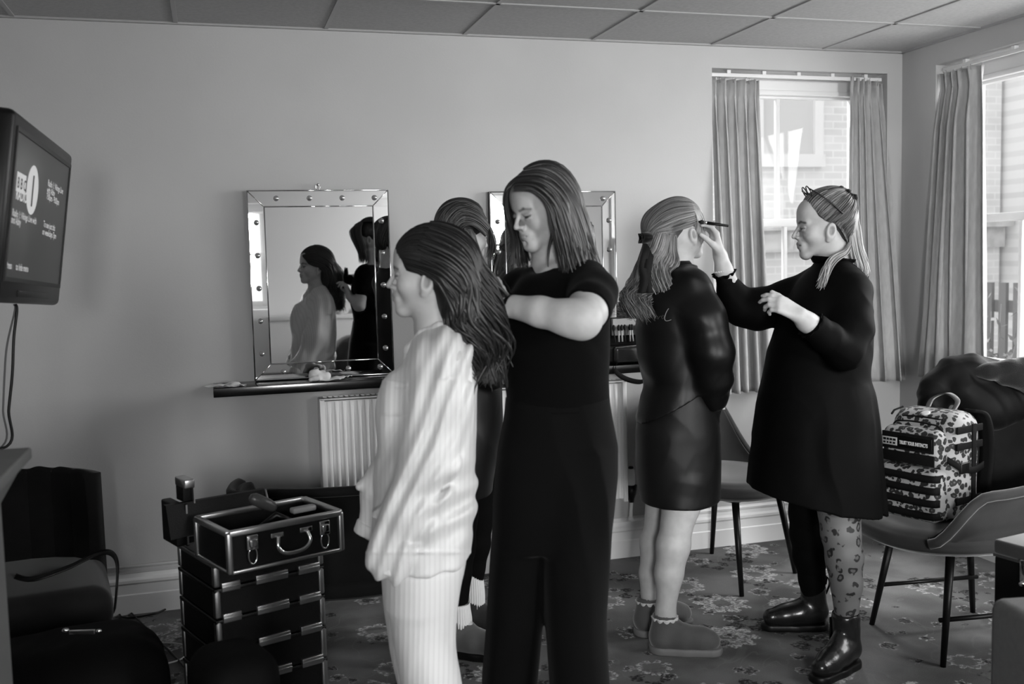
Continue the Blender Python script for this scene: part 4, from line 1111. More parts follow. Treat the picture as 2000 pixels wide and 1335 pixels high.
# side panel straps (right side), buckle, shoulder strap, handle, zips
for z in (.07, .27, .33): MB().box((.143, -.10, zb + z), (.150, .06, zb + z + .026), (BC, fx, fn, UZ), bev=.002).build('side_strap', m_web, bo)
MB().box((.147, -.055, zb + .04), (.153, -.03, zb + .36), (BC, fx, fn, UZ), bev=.002).build('side_strap', m_web, bo)
MB().box((.150, -.0, zb + .185), (.160, .05, zb + .225), (BC, fx, fn, UZ), bev=.004).build('buckle', m_black, bo)
q = catmull([bpt(.13, .09, zb + .24), bpt(.155, .06, zb + .215), bpt(.158, .02, zb + .20), bpt(.156, -.04, zb + .19), bpt(.15, -.11, zb + .2)], 30)
MB().grid(lambda u, v: q[int(round(v * 29))] + UZ * (u - .5) * .025, 3, 30, thick=.004).build('compression_strap', m_web, bo)
q = catmull([bpt(.05, -.07, zb + .392), bpt(.055, -.09, zb + .43), bpt(.0, -.11, zb + .452), bpt(-.05, -.09, zb + .43), bpt(-.06, -.07, zb + .392)], 30)
MB().grid(lambda u, v: q[int(round(v * 29))] + fn * (u - .5) * .03, 3, 30, thick=.004).build('top_handle', m_velvet, bo)
q = catmull([bpt(.09, -.10, zb + .39), bpt(.12, -.14, zb + .37), bpt(.125, -.165, zb + .25), bpt(.12, -.15, zb + .1), bpt(.11, -.12, zb + .03)], 30)
MB().grid(lambda u, v: q[int(round(v * 29))] + fx * (u - .5) * .055, 4, 30, thick=.012).build('shoulder_strap', m_web, bo)
for (b, z, w_) in ((.045, .365, .115), (.09, .352, .1)):
    q = catmull([bpt(-w_ - .02, b - .02, zb + z - .10), bpt(-w_, b - .01, zb + z - .01), bpt(-w_ * .5, b, zb + z + .01), bpt(w_ * .5, b, zb + z + .01), bpt(w_, b - .01, zb + z - .01), bpt(w_ + .022, b - .02, zb + z - .12)], 50)
    MB().tube(q, .0035, 6).build('zip', m_web, bo)
MB().lathe(bpt(-.0, .03, zb + .388), [(.018, 0), (.018, .004), (.012, .005)], UZ + fn * .3, 20).build('round_badge', mat('badge_white', .5, .6), bo)
MB().tube([bpt(-.14, .10, zb + .30), bpt(-.15, .11, zb + .27), bpt(-.152, .112, zb + .235)], .004, 6).tube([bpt(-.13, .05, zb + .375), bpt(-.14, .02, zb + .385), bpt(-.13, -.02, zb + .395)], .004, 6).build('zip_pull', m_web, bo)

# ---- coat over the chair back
co = thing('coat', 'dark coat with a fleecy collar draped over the back of the tufted chair', 'coat', (3.1, 3.55, .6))
s = SDF([H(1790, 700, 3.95), H(2080, 820, 3.6), H(1800, 800, 4.1), H(2080, 820, 4.1)], .12, .006)
R = lambda p: HR(p, 3.9)
s.chain([H(1822, 790, 3.98), H(1828, 755, 3.98), H(1860, 728, 3.97), H(1900, 722, 3.95), H(1960, 745, 3.95)], [R(26), R(30), R(26), R(26), R(34)], .03)
s.chain([H(1812, 770, 4.0), H(1835, 742, 4.0), H(1880, 712, 4.0), H(1905, 712, 4.0)], [R(14), R(16), R(9), R(9)], .03)
s.chain([H(1880, 760, 3.93), H(1930, 790, 3.93), H(1985, 780, 3.93)], [R(30), R(45), R(40)], .03)
s.chain([H(1868, 712, 4.1), H(1900, 703, 4.1), H(1945, 714, 4.1)], [R(8), R(9), R(10)], .02)
s.displace(folds((.5, .2, 1), 7, .014, 3, warp=1.2)); s.displace(folds((1, .2, .3), 13, .008, 7, warp=1.2)); s.displace(folds((.3, .8, .8), 24, .003, 17))
s.build('body', mat('dark_coat_cloth', .005, .65, .18, sheen=.05), co)
s = SDF([H(1900, 690, 3.9), H(2080, 800, 3.9)], .12, .006)
s.chain([H(1906, 727, 3.9), H(1935, 726, 3.86), H(1975, 716, 3.84), H(2005, 716, 3.84), H(2050, 740, 3.84)], [R(11), R(15), R(14), R(16), R(18)], .03)
s.chain([H(1960, 742, 3.86), H(1990, 742, 3.84), H(2020, 765, 3.84)], [R(12), R(14), R(16)], .03)
s.displace(folds((.3, .2, 1), 12, .006, 13)); s.displace(folds((1, .7, .6), 60, .0015, 5))
s.build('fleece_collar', mat('fleece', .025, .95, .1, bump=.6, bscale=260, sheen=.6), co)

# ---- clothes and bags by the rear ledge (seen in the mirror)
def heap(name, label, c, half, seed, v, cat='clothes'):
    c = V3(*c); s = SDF([c - V3(*half), c + V3(*half)], .08, .012)
    rs = np.random.RandomState(seed)
    for i in range(6): s.ell(c + V3(*[rs.uniform(-.5, .5) * h for h in half]), [h * rs.uniform(.5, .75) for h in half], k=.04)
    s.displace(folds(rs.normal(size=3), 8, .012, seed, warp=.9)); s.cut_below(c[2] - half[2] * .55)
    return tag(s.build(name, mat(name + '_cloth', v, .8, sheen=.3)), label, cat)
heap('folded_scarf', 'pale scarf heaped on the ledge reflected in the left mirror', (1.02, YR + .15, .94), (.14, .1, .1), 3, .5)
heap('folded_jumper', 'light jumper heaped on the ledge reflected behind the pyjama collar', (1.3, YR + .15, .935), (.12, .1, .08), 5, .55)
heap('coat_pile', 'large dark coat pile on a chair, seen only in the left mirror', (.95, -1.35, .277), (.42, .3, .5), 8, .02)
heap('garment_bag', 'pale garment bag beside the door, seen only in the left mirror', (1.85, -1.7, .343), (.2, .17, .62), 12, .5, 'bag')
# ------------------------------------------------------------------ people
def HZ(px, z, h):
    a = H(px, 500, h); b = H(px, 900, h); py = 500 + 400 * (z - a[2]) / (b[2] - a[2]); return H(px, py, h)
def unit(v): v = np.asarray(v, float); return v / np.linalg.norm(v)
def skin():
    n = N('skin'); a = n.t.nodes.new('ShaderNodeAttribute'); a.attribute_name = 'tone'
    k = n.t.nodes.new('ShaderNodeSeparateColor'); n.t.links.new(a.outputs['Color'], k.inputs[0])
    n.col(n.math('MULTIPLY', n.math('MULTIPLY', k.outputs[0], .47), n.ramp(n.noise(35, 3, n.coord()), .3, .7, .94, 1.05)))
    n.p(Roughness=.5); n.b.inputs['Specular IOR Level'].default_value = .35
    n.b.inputs['Subsurface Weight'].default_value = .08; n.b.inputs['Subsurface Radius'].default_value = (.01, .01, .01)
    return n.m
m_skin = skin()
def hair_mat(name, lo, hi, rough=.38, spec=.5):
    n = N(name); a = n.t.nodes.new('ShaderNodeAttribute'); a.attribute_name = 'tone'
    k = n.t.nodes.new('ShaderNodeSeparateColor'); n.t.links.new(a.outputs['Color'], k.inputs[0])
    n.col(n.mix(k.outputs[0], lo, hi)); n.p(Roughness=rough); n.b.inputs['Specular IOR Level'].default_value = spec
    n.b.inputs['Anisotropic'].default_value = .5
    return n.m
def cloth(name, v, rough=.8, sheen=.2, spec=.2, bump=.2, bscale=500, var=.06):
    return mat(name, v, rough, spec, bump=bump, bscale=bscale, var=var, vscale=12, sheen=sheen)

def head(s, c, f, u, sc=.95, lid=0.0, mouth=0.0, paint=None):
    """skull, face and ears into the distance field s; c = between the ears at eye level"""
    f = unit(f); u = unit(u - f * (np.asarray(u) @ f)); L = np.cross(u, f)
    q = lambda x, y, z: c + (L * x + f * y + u * z) * sc
    fr = (L, f, u); R_ = lambda *a: [t * sc for t in a]
    s.ell(q(0, -.012, .033), R_(.074, .094, .086), fr, k=.01)
    s.ell(q(0, .012, -.03), R_(.063, .068, .078), fr, k=.03)
    for e in (1, -1):
        s.cap(q(.052 * e, -.005, -.05), q(.014 * e, .068, -.098), .02 * sc, .014 * sc, k=.025)
        s.ell(q(.04 * e, .052, -.032), R_(.024, .026, .026), fr, k=.025)
        s.cap(q(.012 * e, .078, .014), q(.042 * e, .066, .013), .010 * sc, .008 * sc, k=.014)
    s.ell(q(0, .071, -.100), R_(.022, .019, .017), fr, k=.02)
    s.ell(q(0, .055, .045), R_(.05, .032, .04), fr, k=.03)
    for e in (1, -1): s.ell(q(.031 * e, .096, -.008), R_(.018, .018, .0115), fr, k=.014, mode='sub')
    s.cap(q(0, .083, .006), q(0, .109, -.0315), .0062 * sc, .0066 * sc, k=.010)
    s.ell(q(0, .1055, -.0355), R_(.0085, .0095, .0068), fr, k=.005)
    for e in (1, -1):
        s.ell(q(.0115 * e, .095, -.038), R_(.0075, .010, .0065), fr, k=.006)
        s.ell(q(.006 * e, .103, -.0435), R_(.0035, .005, .0025), fr, k=.003, mode='sub')
    s.ell(q(0, .080, -.066), R_(.028, .018, .022), fr, k=.015)
    s.cap(q(.018, .083, -.064), q(0, .0935, -.0605), .0042 * sc, .0062 * sc, k=.005); s.cap(q(-.018, .083, -.064), q(0, .0935, -.0605), .0042 * sc, .0062 * sc, k=.005)
    s.cap(q(.015, .082, -.071), q(0, .0905, -.0735), .0045 * sc, .0070 * sc, k=.005); s.cap(q(-.015, .082, -.071), q(0, .0905, -.0735), .0045 * sc, .0070 * sc, k=.005)
    s.cap(q(.02, .092, -.0668), q(-.02, .092, -.0668), (.0014 + mouth) * sc, None, k=.003, mode='sub')
    s.cap(q(.0, .089, -.086), q(.0, .092, -.087), .004 * sc, None, k=.012, mode='sub')
    for e in (1, -1):
        s.ell(q(.031 * e, .0745, -.008), R_(.0125, .0125, .0115), fr, k=.002)
        s.cap(q(.019 * e, .086, -.002), q(.044 * e, .078, -.003), .0032 * sc, None, k=.004)          # upper lid
        s.cap(q(.020 * e, .084, -.0165), q(.043 * e, .078, -.015), .0026 * sc, None, k=.005)          # lower lid
        a = q(.073 * e, -.006, -.028); eu = unit(u * .97 - f * .22); ef = np.cross(eu, L * e)
        s.ell(a + L * e * .003 * sc, R_(.0115, .0185, .032), (L, unit(np.cross(eu, L)), eu), k=.004)
        s.ell(a + L * e * .0145 * sc + eu * .004 * sc, R_(.0085, .0125, .022), (L, unit(np.cross(eu, L)), eu), k=.003, mode='sub')
        if paint is not None: paint.append(('cap', a + L * e * .006 * sc + eu * .010 * sc, a + L * e * .006 * sc - eu * .004 * sc, .009 * sc, .5, .01))  # inner ear toned darker: recess shade put into the skin colour
        s.ell(a + L * e * .002 * sc + f * .006 * sc, R_(.006, .006, .010), fr, k=.003)
        s.ell(a - eu * .029 * sc + f * .004 * sc, R_(.006, .009, .009), fr, k=.005)
        if paint is not None:
            A = lambda x0, y0, z0, x1, y1, z1, r, v, so: paint.append(('cap', q(x0 * e, y0, z0), q(x1 * e, y1, z1), r * sc, v, so))
            A(.014, .088, .0125, .030, .084, .0165, .0048, .16, .004); A(.030, .084, .0165, .048, .072, .011, .0042, .18, .004)
            A(.018, .086, -.0065, .031, .088, -.0065 - .006 * lid, .0034, .05, .003); A(.031, .088, -.0065 - .006 * lid, .046, .078, -.007, .0038, .05, .003)
            if lid < .5: paint.append(('cap', q(.031 * e, .0868, -.008), q(.031 * e, .088, -.008), .0052 * sc, .07, .002))
            A(.02, .086, -.001, .042, .079, -.001, .005, .78, .008)
    if paint is not None:
        for e in (1, -1):
            paint.append(('cap', q(.019 * e, .084, -.0645), q(0, .098, -.0605), .0062 * sc, .42, .004)); paint.append(('cap', q(.016 * e, .084, -.071), q(0, .096, -.0735), .0070 * sc, .46, .004))
        paint.append(('cap', q(.021, .088, -.0668), q(-.021, .088, -.0668), .0030 * sc, .10, .002))
    return q, fr

def hand(s, w, d, n, side, curls=(.4, .5, .55, .6), sc=1.0, spread=.12, thumb=(.5, .8, .25), tcurl=.3, k=.006):
    """w wrist, d towards the knuckles, n the way the palm faces, side towards the thumb"""
    d = unit(d); n = unit(n - d * (np.asarray(n) @ d)); t = np.cross(d, n)
    if t @ side < 0: t = -t
    offs = (.027, .009, -.009, -.026); ln = (.070, .078, .072, .057); pl = (.086, .090, .086, .080)
    for i in range(4):
        kn = w + (d * pl[i] + t * offs[i]) * sc
        s.cap(w + t * offs[i] * .55 * sc, kn, .0135 * sc, .0108 * sc, k=.014)
        a = 0; p = kn; dd = unit(d + t * offs[i] * spread * 14)
        for j, (fr_, r0, r1) in enumerate(((.45, .0098, .0088), (.30, .0088, .0078), (.25, .0078, .0066))):
            a += curls[i] * (.8, 1.1, .8)[j]
            q = p + (dd * math.cos(a) + n * math.sin(a)) * ln[i] * fr_ * sc
            s.cap(p, q, r0 * sc * (.86 if i == 3 else 1), r1 * sc * (.86 if i == 3 else 1), k=k if j == 0 else .003); p = q
    s.cap(w + d * .02 * sc + n * .004, w + (d * .075 + n * .008) * sc, .016 * sc, .014 * sc, k=.015)
    b = w + (d * .022 + t * .022 + n * .006) * sc; td = unit(d * thumb[0] + t * thumb[1] + n * thumb[2])
    m = b + td * .042 * sc; td2 = unit(td + n * tcurl + d * .25); e = m + td2 * .032 * sc; td3 = unit(td2 + n * tcurl * .6); g = e + td3 * .026 * sc
    s.cap(b, m, .0155 * sc, .0118 * sc, k=.014); s.cap(m, e, .0112 * sc, .0100 * sc, k=.004); s.cap(e, g, .0100 * sc, .0078 * sc, k=.003)

def locks(name, m, groups, base=None, parent=None, seed=0):
    """hair: groups of (guides, n, radius, wave, nwaves, jitter[, tone_lo, tone_hi]); base = optional list of SDF meshes"""
    rs = np.random.RandomState(seed); VS = []; QS = []; TN = []; off = 0
    B0_ = base
    if base is not None:
        pts, quads = base.arrays(); VS.append(pts); QS.append(quads); TN.append(np.full(len(pts), .12)); off = len(pts)
    for g in groups:
        guides, n, rad, wave, nw, jit = g[:6]; tlo, thi = (g[6], g[7]) if len(g) > 6 else (0, 1)
        Mn = 30; G = np.array([catmull(q, Mn) for q in guides]); ng = len(G)
        T = np.linspace(0, 1, Mn)
        phg = rs.uniform(0, 6.28)
        for _ in range(n):
            u = rs.uniform(0, ng - 1); i = min(int(u), ng - 2) if ng > 1 else 0; w_ = u - i
            P_ = G[i] * (1 - w_) + G[i + 1] * w_ if ng > 1 else G[0].copy()
            j = rs.normal(size=3) * jit; j2 = rs.normal(size=3) * jit * 1.2
            P_ = P_ + j * (.25 + .75 * T[:, None]) + j2 * (T[:, None] ** 2)
            tg = np.gradient(P_, axis=0); tg /= np.linalg.norm(tg, axis=1, keepdims=True) + 1e-9
            a1 = np.cross(tg, CF); a1 /= np.linalg.norm(a1, axis=1, keepdims=True) + 1e-9; a2 = np.cross(tg, a1)
            ph = phg + u * 1.1 + rs.normal() * .5; amp = wave * np.clip((T - .22) * 2.2, 0, 1) * rs.uniform(.7, 1.25)
            P_ = P_ + a1 * (amp * np.sin(nw * 2 * PI * T + ph))[:, None] + a2 * (amp * .8 * np.cos(nw * 2 * PI * T + ph))[:, None]
            if B0_ is not None:
                lift = rad * rs.uniform(.1, 1.3)
                for _i in range(3):
                    dd = B0_.sample(P_); bad = dd < lift
                    if not bad.any(): break
                    e_ = .006; gr = np.stack([B0_.sample(P_ + v) - B0_.sample(P_ - v) for v in np.eye(3) * e_], -1); gr /= np.linalg.norm(gr, axis=1, keepdims=True) + 1e-6
                    P_ = P_ + gr * (np.clip(lift - dd, 0, .02) * bad)[:, None]
                for _i in range(2): P_[1:-1] = .25 * P_[:-2] + .5 * P_[1:-1] + .25 * P_[2:]
            L0 = rs.uniform(.86, 1.0)
            K = max(2, int(Mn * L0)); P_ = P_[:K]; k_ = np.linspace(0, 1, K)
            r = rad * rs.uniform(.6, 1.25) * np.minimum(1, .45 + k_ * 3) * (1 - .8 * k_ ** 5)
            tg = np.gradient(P_, axis=0); tg /= np.linalg.norm(tg, axis=1, keepdims=True) + 1e-9
            a1 = np.cross(tg, CF + .3 * rs.normal(size=3)); a1 /= np.linalg.norm(a1, axis=1, keepdims=True) + 1e-9; a2 = np.cross(tg, a1)
            nn = 5; ang = np.arange(nn) * 2 * PI / nn
            ring = P_[:, None, :] + (a1[:, None, :] * np.cos(ang)[None, :, None] * r[:, None, None] * 1.25 + a2[:, None, :] * np.sin(ang)[None, :, None] * r[:, None, None] * .6)
            VS.append(ring.reshape(-1, 3))
            ii = np.arange(K - 1)[:, None] * nn + np.arange(nn)[None, :]; jj = np.arange(K - 1)[:, None] * nn + (np.arange(nn)[None, :] + 1) % nn
            QS.append((np.stack([ii, jj, jj + nn, ii + nn], -1).reshape(-1, 4) + off)); off += K * nn
            t = tlo + (thi - tlo) * rs.beta(1.2, 1.6); TN.append(np.repeat(np.clip(t + .12 * np.sin(6 * k_ + rs.uniform(0, 6)), 0, 1), nn))
    return np_mesh(name, np.concatenate(VS), np.concatenate(QS), m, parent, None, 1, np.concatenate(TN))

def G(h0, pts, mir=False, sgn=-1):
    """hair guide: (px, py, offset away from the viewer)"""
    return [H(x, y, h0 + (-o if mir else o)) for x, y, o in pts]
def both(h0, L_): return [G(h0, q) for q in L_] + [G(h0, q, True) for q in L_[::-1]]
def rows(L_, h=None):
    out = []
    for r in L_:
        py, pl, pr, hh, b = r
        out.append((H((pl + pr) / 2, py, hh), (pr - pl) / 2 * hh / FPX, b))
    return out
def pants(L_): return rows(L_)
def extent(L_):
    A_ = np.array(L_, float); lo, hi = A_.min(0), A_.max(0)
    return [H(x, y, z) for x in (lo[0], hi[0]) for y in (lo[1], hi[1]) for z in (lo[2], hi[2])]
def ch(s, L_, k=.02, **kw):
    s.chain([H(x, y, h) for x, y, h, r in L_], [r * h / FPX for x, y, h, r in L_], k, **kw)

def body_core(s, neck, sh, hip, kn, an, toe, el, wr, rr, chest_up=UZ):
    """one continuous surface: neck, torso, arms, legs. pairs are (near, far)"""
    cs = (sh[0] + sh[1]) / 2; ch_ = (hip[0] + hip[1]) / 2
    s.cap(neck, cs + UZ * .02, .052, .062, k=.03)
    s.cap(sh[0], sh[1], .048, .048, k=.04)
    mid = cs * .45 + ch_ * .55
    for t in (.35, .0, -.35):
        o = (sh[0] - sh[1]) * t * .55; oh = (hip[0] - hip[1]) * t * .8
        s.cap(cs + o - UZ * .06, mid + oh, .07, .066, k=.05); s.cap(mid + oh, ch_ + oh, .066, .075, k=.05)
    for i in range(2):
        s.chain([sh[i], el[i], wr[i]], [.047, .038, .025], .02)
        s.chain([hip[i], kn[i], kn[i] * .68 + an[i] * .32, an[i]], [.070 * rr, .046 * rr, .044 * rr, .030 * rr], .03)
        s.cap(an[i] - UZ * .02, toe[i], .026, .018, k=.02); s.cap(an[i] - UZ * .02, an[i] - unit(toe[i] - an[i]) * .02 - UZ * .04, .027, .024, k=.02)

def px_of(x, y, z):
    dx, dy, dz = x - CAM[0], y - CAM[1], z - CAM[2]
    w_ = dx * FW[0] + dy * FW[1] + dz * FW[2]
    return 1000 + FPX * (dx * RT[0] + dy * RT[1] + dz * RT[2]) / w_, 667.5 - FPX * (dx * UP[0] + dy * UP[1] + dz * UP[2]) / w_

# =============================== woman in pale pyjamas
h0 = 2.60
A = thing('person', 'woman in white pinstriped pyjamas with long dark wavy hair, standing in profile', 'person', H(855, 1600, h0) * V3(1, 1, 0))
c = H(836, 531, h0); f = unit(-CR * .995 + CF * .05); paint = []
s = SDF([c, HZ(855, 0, h0), H(700, 1040, 2.8), H(880, 800, 2.35), HZ(770, .02, h0)], .13, .0034)
hip = (H(848, 1030, 2.51), H(842, 1030, 2.69)); kn = (HZ(846, .44, 2.51), HZ(842, .44, 2.69)); an = (HZ(862, .075, 2.50), HZ(858, .075, 2.70)); toe = (HZ(800, .025, 2.49), HZ(798, .025, 2.71))
body_core(s, H(856, 640, h0), (H(868, 702, 2.46), H(858, 702, 2.74)), hip, kn, an, toe, (H(836, 890, 2.41), H(795, 870, 2.79)), (H(797, 985, 2.41), H(748, 935, 2.79)), 1.0)
head(s, c, f, UZ, .95, lid=.7, paint=paint)
s.chain([c - UZ * .06 - f * .02, H(853, 640, h0)], [.053, .055], .03)
hand(s, H(797, 985, 2.41), -UZ * .9 - CR * .36, CF, -CR, (.9, .9, .9, .9), .74)
hand(s, H(750, 925, 2.79), -UZ * .9 - CR * .3, -CF, -CR, (1.0, 1.0, 1.0, 1.0), .62)
BD = s; s.build('body', m_skin, A, paint)
def pyjama():
    n = N('pyjama_satin'); c = n.coord()
    sx = n.t.nodes.new('ShaderNodeSeparateXYZ'); n.t.links.new(c, sx.inputs[0])
    u = n.math('MULTIPLY_ADD', sx.outputs[0], .96, n.math('MULTIPLY', sx.outputs[1], -.22))
    u = n.math('ADD', u, n.math('MULTIPLY', n.noise(2, 1, c), .012))
    u = n.math('ADD', u, n.math('MULTIPLY', sx.outputs[2], -.04))
    w1 = n.math('SINE', n.math('MULTIPLY', u, 520)); st = n.ramp(w1, .2, .95, 1.0, .90)
    n.col(n.math('MULTIPLY', st, .66)); n.p(Roughness=.5); n.b.inputs['Specular IOR Level'].default_value = .35; n.b.inputs['Sheen Weight'].default_value = .15
    n.bump(w1, .12, .002); return n.m
m_pyj = pyjama()
s = SDF(extent([(700, 600, 2.9), (950, 1130, 2.3), (700, 1130, 2.9), (880, 600, 2.3)]), .08, .0042)
s.loft(rows([(628, 838, 880, h0, .06), (650, 810, 898, h0, .115), (680, 796, 912, h0, .165), (730, 776, 922, h0, .19), (790, 757, 928, h0, .195), (860, 742, 931, h0, .195), (930, 731, 932, h0, .195), (1000, 725, 928, h0, .2), (1050, 728, 922, h0, .205), (1082, 732, 924, h0, .21)]), rnd=.012)
ch(s, [(872, 692, 2.47, 44), (862, 780, 2.42, 44), (838, 900, 2.39, 46), (802, 1000, 2.39, 41), (768, 1072, 2.40, 35), (755, 1096, 2.40, 32)], .05)
ch(s, [(850, 702, 2.75, 40), (800, 840, 2.79, 40), (750, 950, 2.80, 34), (722, 1030, 2.79, 25)], .05)
s.ell(H(820, 800, 2.50), (.11, .07, .1), (CR, CF, UZ), k=.06)
# front opening so the throat shows
s.ell(H(798, 640, 2.60), (.035, .05, .09), (unit(CR + UZ * .5), CF, unit(UZ - CR * .5)), k=.02, mode='sub')
def pj(x, y, z):
    px, py = px_of(x, y, z); d = 0 * x
    dep = (x * CF[0] + y * CF[1])
    pock = np.clip((px - 744) / 3, 0, 1) * np.clip((798 - px) / 3, 0, 1) * np.clip((py - 738 - (px - 744) * .12) / 3, 0, 1) * np.clip((812 - py) / 3, 0, 1) * (dep < 2.55)
    d -= .0028 * pock
    band = np.clip(1 - np.abs(py - 750 - (px - 744) * .12) / 3, 0, 1) * pock; d += .002 * band
    # creases running down the sleeve and from the armpit, bunching over the hip
    el = np.exp(-((py - 985) / 70) ** 2) * np.exp(-((px - 880) / 60) ** 2)
    d += .010 * el * np.sin((py + .55 * px) * .12)
    arm = np.exp(-((px - (905 - (py - 690) * .34)) / 60) ** 2) * (dep < 2.5)
    d += .006 * arm * np.sin((px + .42 * py) * .17 + .8 * np.sin(py * .02)) + .006 * np.exp(-((px - (868 - (py - 760) * .22)) / 16) ** 2) * (py > 740) * (py < 1060)
    d += .004 * np.sin((px + .2 * py) * .11 + 1.5 * np.sin(py * .013))
    d -= .003 * np.exp(-((py - 1078) / 3) ** 2)
    return d
s.wrap(BD, [(H(880, 640, h0), UZ + CR * .3 - CR * .75), (H(840, 1078, h0), -UZ)], [(H(798, 640, 2.60), .06)])
s.displace(pj); s.displace(folds((.9, .5, .3), 7, .005, 5, warp=.9, stretch=.12))
shirt = s.build('pyjama_shirt', m_pyj, A)
cu = MB()
for k_, (x, y, hh, r, dv) in enumerate(((754, 1100, 2.40, 34, (-.42, -1)), (720, 1034, 2.79, 27, (-.42, -1)))):
    a = unit(CR * dv[0] + UZ * dv[1]); cc = H(x, y, hh); R0 = r * hh / FPX
    cu = MB().lathe(cc - a * .02, [(R0 * .98, 0), (R0 * 1.06, .004), (R0 * 1.05, .03), (R0 * 1.02, .034), (R0 * .9, .034), (R0 * .9, .01)], a, 32)
    cu.build('cuff', m_pyj, shirt)
s = SDF(extent([(760, 620, 2.75), (900, 760, 2.45)]), .08, .0036)
for sg in (-1, 1):
    o = .055 * sg
    P_ = [H(886, 634, h0 + o * .5), H(858, 640, h0 + o * 1.15), H(826, 656, h0 + o * 1.1), H(803, 684, h0 + o * .8), H(790, 720, h0 + o * .45)]
    s.chain(P_, [.012, .014, .016, .017, .008], .01)
    s.cap(H(880, 640, h0 + o * .9), H(838, 664, h0 + o * 1.7), .010, .014, k=.02); s.cap(H(838, 664, h0 + o * 1.7), H(808, 690, h0 + o * 1.35), .014, .006, k=.02)
s.cap(H(888, 634, h0 - .03), H(888, 634, h0 + .03), .014, .014, k=.01)
s.displace(folds((1, 0, .4), 12, .0015, 3)); s.build('collar', m_pyj, shirt)
s = SDF(extent([(740, 1000, 2.85), (920, 1600, 2.4)]), .07, .0046)
s.loft(rows([(1000, 752, 912, h0, .15), (1060, 748, 910, h0, .18), (1110, 744, 908, h0, .185), (1160, 748, 898, h0, .18)]), k=.03)
s.loft(rows([(1100, 756, 908, 2.53, .11), (1180, 756, 892, 2.51, .105), (1240, 765, 884, 2.50, .10), (1300, 775, 897, 2.49, .10), (1360, 785, 906, 2.49, .105), (1450, 800, 912, 2.49, .11), (1590, 812, 920, 2.49, .115)]), k=.03)
s.loft(rows([(1100, 742, 880, 2.68, .11), (1180, 748, 870, 2.70, .105), (1260, 758, 868, 2.71, .10), (1335, 776, 872, 2.71, .10), (1450, 790, 890, 2.71, .11), (1590, 804, 905, 2.71, .115)]), k=.015)
s.wrap(BD)
s.displace(folds((1, .3, .22), 8, .008, 15, stretch=.1)); s.displace(folds((1, -.3, -.3), 13, .003, 16, stretch=.12))
s.build('pyjama_trousers', m_pyj, A)
# hair
s = SDF(extent([(770, 440, 2.6), (980, 760, 2.6)]), .13, .005)
s.ell(c - f * .012 + UZ * .036, (.076, .094, .086), (CF, f, UZ), k=.02)
s.ell(H(880, 520, h0), (.075, .08, .085), k=.03)
for o in (-.035, .035): ch(s, [(882, 545, h0 + o, 40), (905, 600, h0 + o, 40), (922, 660, h0 + o, 34), (930, 715, h0 + o, 20)], .04)
q_, fr_ = c, None
s.ell(c + f * .098 - UZ * .042, (.10, .052, .098), (CF, unit(f + UZ * .35), unit(UZ - f * .35)), k=.006, mode='sub')
for sg in (-1, 1): s.ell(c + f * .055 - UZ * .055 + CF * .07 * sg, (.03, .05, .045), (CF, f, UZ), k=.01, mode='sub')
s.displace(folds((1, .2, .5), 14, .004, 3))
NL = [[(800, 524, -.066), (826, 534, -.075), (862, 548, -.08), (882, 610, -.075), (893, 680, -.07), (905, 735, -.06)],
      [(786, 505, -.055), (828, 516, -.078), (876, 545, -.085), (906, 615, -.08), (922, 680, -.07), (925, 745, -.06)],
      [(777, 490, -.035), (820, 478, -.07), (890, 515, -.08), (932, 600, -.07), (948, 680, -.06), (940, 750, -.05)],
      [(779, 481, -.012), (838, 455, -.045), (900, 490, -.055), (944, 580, -.05), (966, 670, -.04), (950, 752, -.03)],
      [(782, 476, .0), (842, 446, -.01), (905, 482, -.015), (950, 560, -.012), (974, 650, -.01), (962, 750, 0)]]
m_h1 = hair_mat('dark_brown_hair', .003, .02, .42)
locks('hair', m_h1, [(both(h0, NL), 1900, .0022, .020, 2.5, .006), (both(h0, [q[1:] for q in NL]), 120, .005, .030, 2.0, .010)], s, A, 4)

# =============================== stylist in black
C_ = thing('person', 'dark-haired stylist in black t-shirt and wide black trousers, looking down and curling hair', 'person', H(1080, 1500, 2.78) * V3(1, 1, 0))
c = H(1058, 404, 2.80); f = unit(-CR * .80 - CF * .52 - UZ * .27); paint = []
sh = (H(1154, 566, 2.71), H(1028, 562, 2.87)); el = (H(1134, 626, 2.50), H(990, 700, 2.86)); wr = (H(1004, 600, 2.60), H(962, 668, 2.80))
hip = (H(1120, 900, 2.72), H(1030, 900, 2.84)); kn = (HZ(1125, .5, 2.70), HZ(1015, .5, 2.86)); an = (HZ(1130, .09, 2.72), HZ(1005, .09, 2.88)); toe = (HZ(1085, .03, 2.62), HZ(955, .03, 2.80))
s = SDF([c, an[0] - UZ * .09, H(930, 600, 2.7), H(1190, 640, 2.4), toe[0], toe[1], H(1200, 600, 2.95)], .12, .0034)
body_core(s, H(1078, 525, 2.84), sh, hip, kn, an, toe, el, wr, 1.0)
head(s, c, f, UZ * .95 - CR * .1 + CF * -.05, .91, lid=.8, paint=paint)
s.chain([c - UZ * .05 + CR * .02, H(1072, 485, 2.83), H(1076, 530, 2.84)], [.048, .046, .052], .02)
ch(s, [(1138, 624, 2.50, 33), (1110, 620, 2.51, 33), (1055, 608, 2.55, 27), (1008, 598, 2.60, 20)], .02)
ch(s, [(1160, 575, 2.68, 38), (1152, 602, 2.58, 36), (1138, 624, 2.50, 34)], .025)
hand(s, H(1000, 598, 2.605), -CR * .97 + UZ * .10 + CF * .2, CF * .7 - UZ * .6, UZ, (.45, .5, .55, .6), .95, thumb=(.35, .95, .1), tcurl=.1)
hand(s, H(968, 672, 2.80), UZ * .9 - CR * .25 - CF * .2, -CF * .3 - CR * .7, CR, (.5, .6, .8, .9), .88, thumb=(.6, .75, .2))
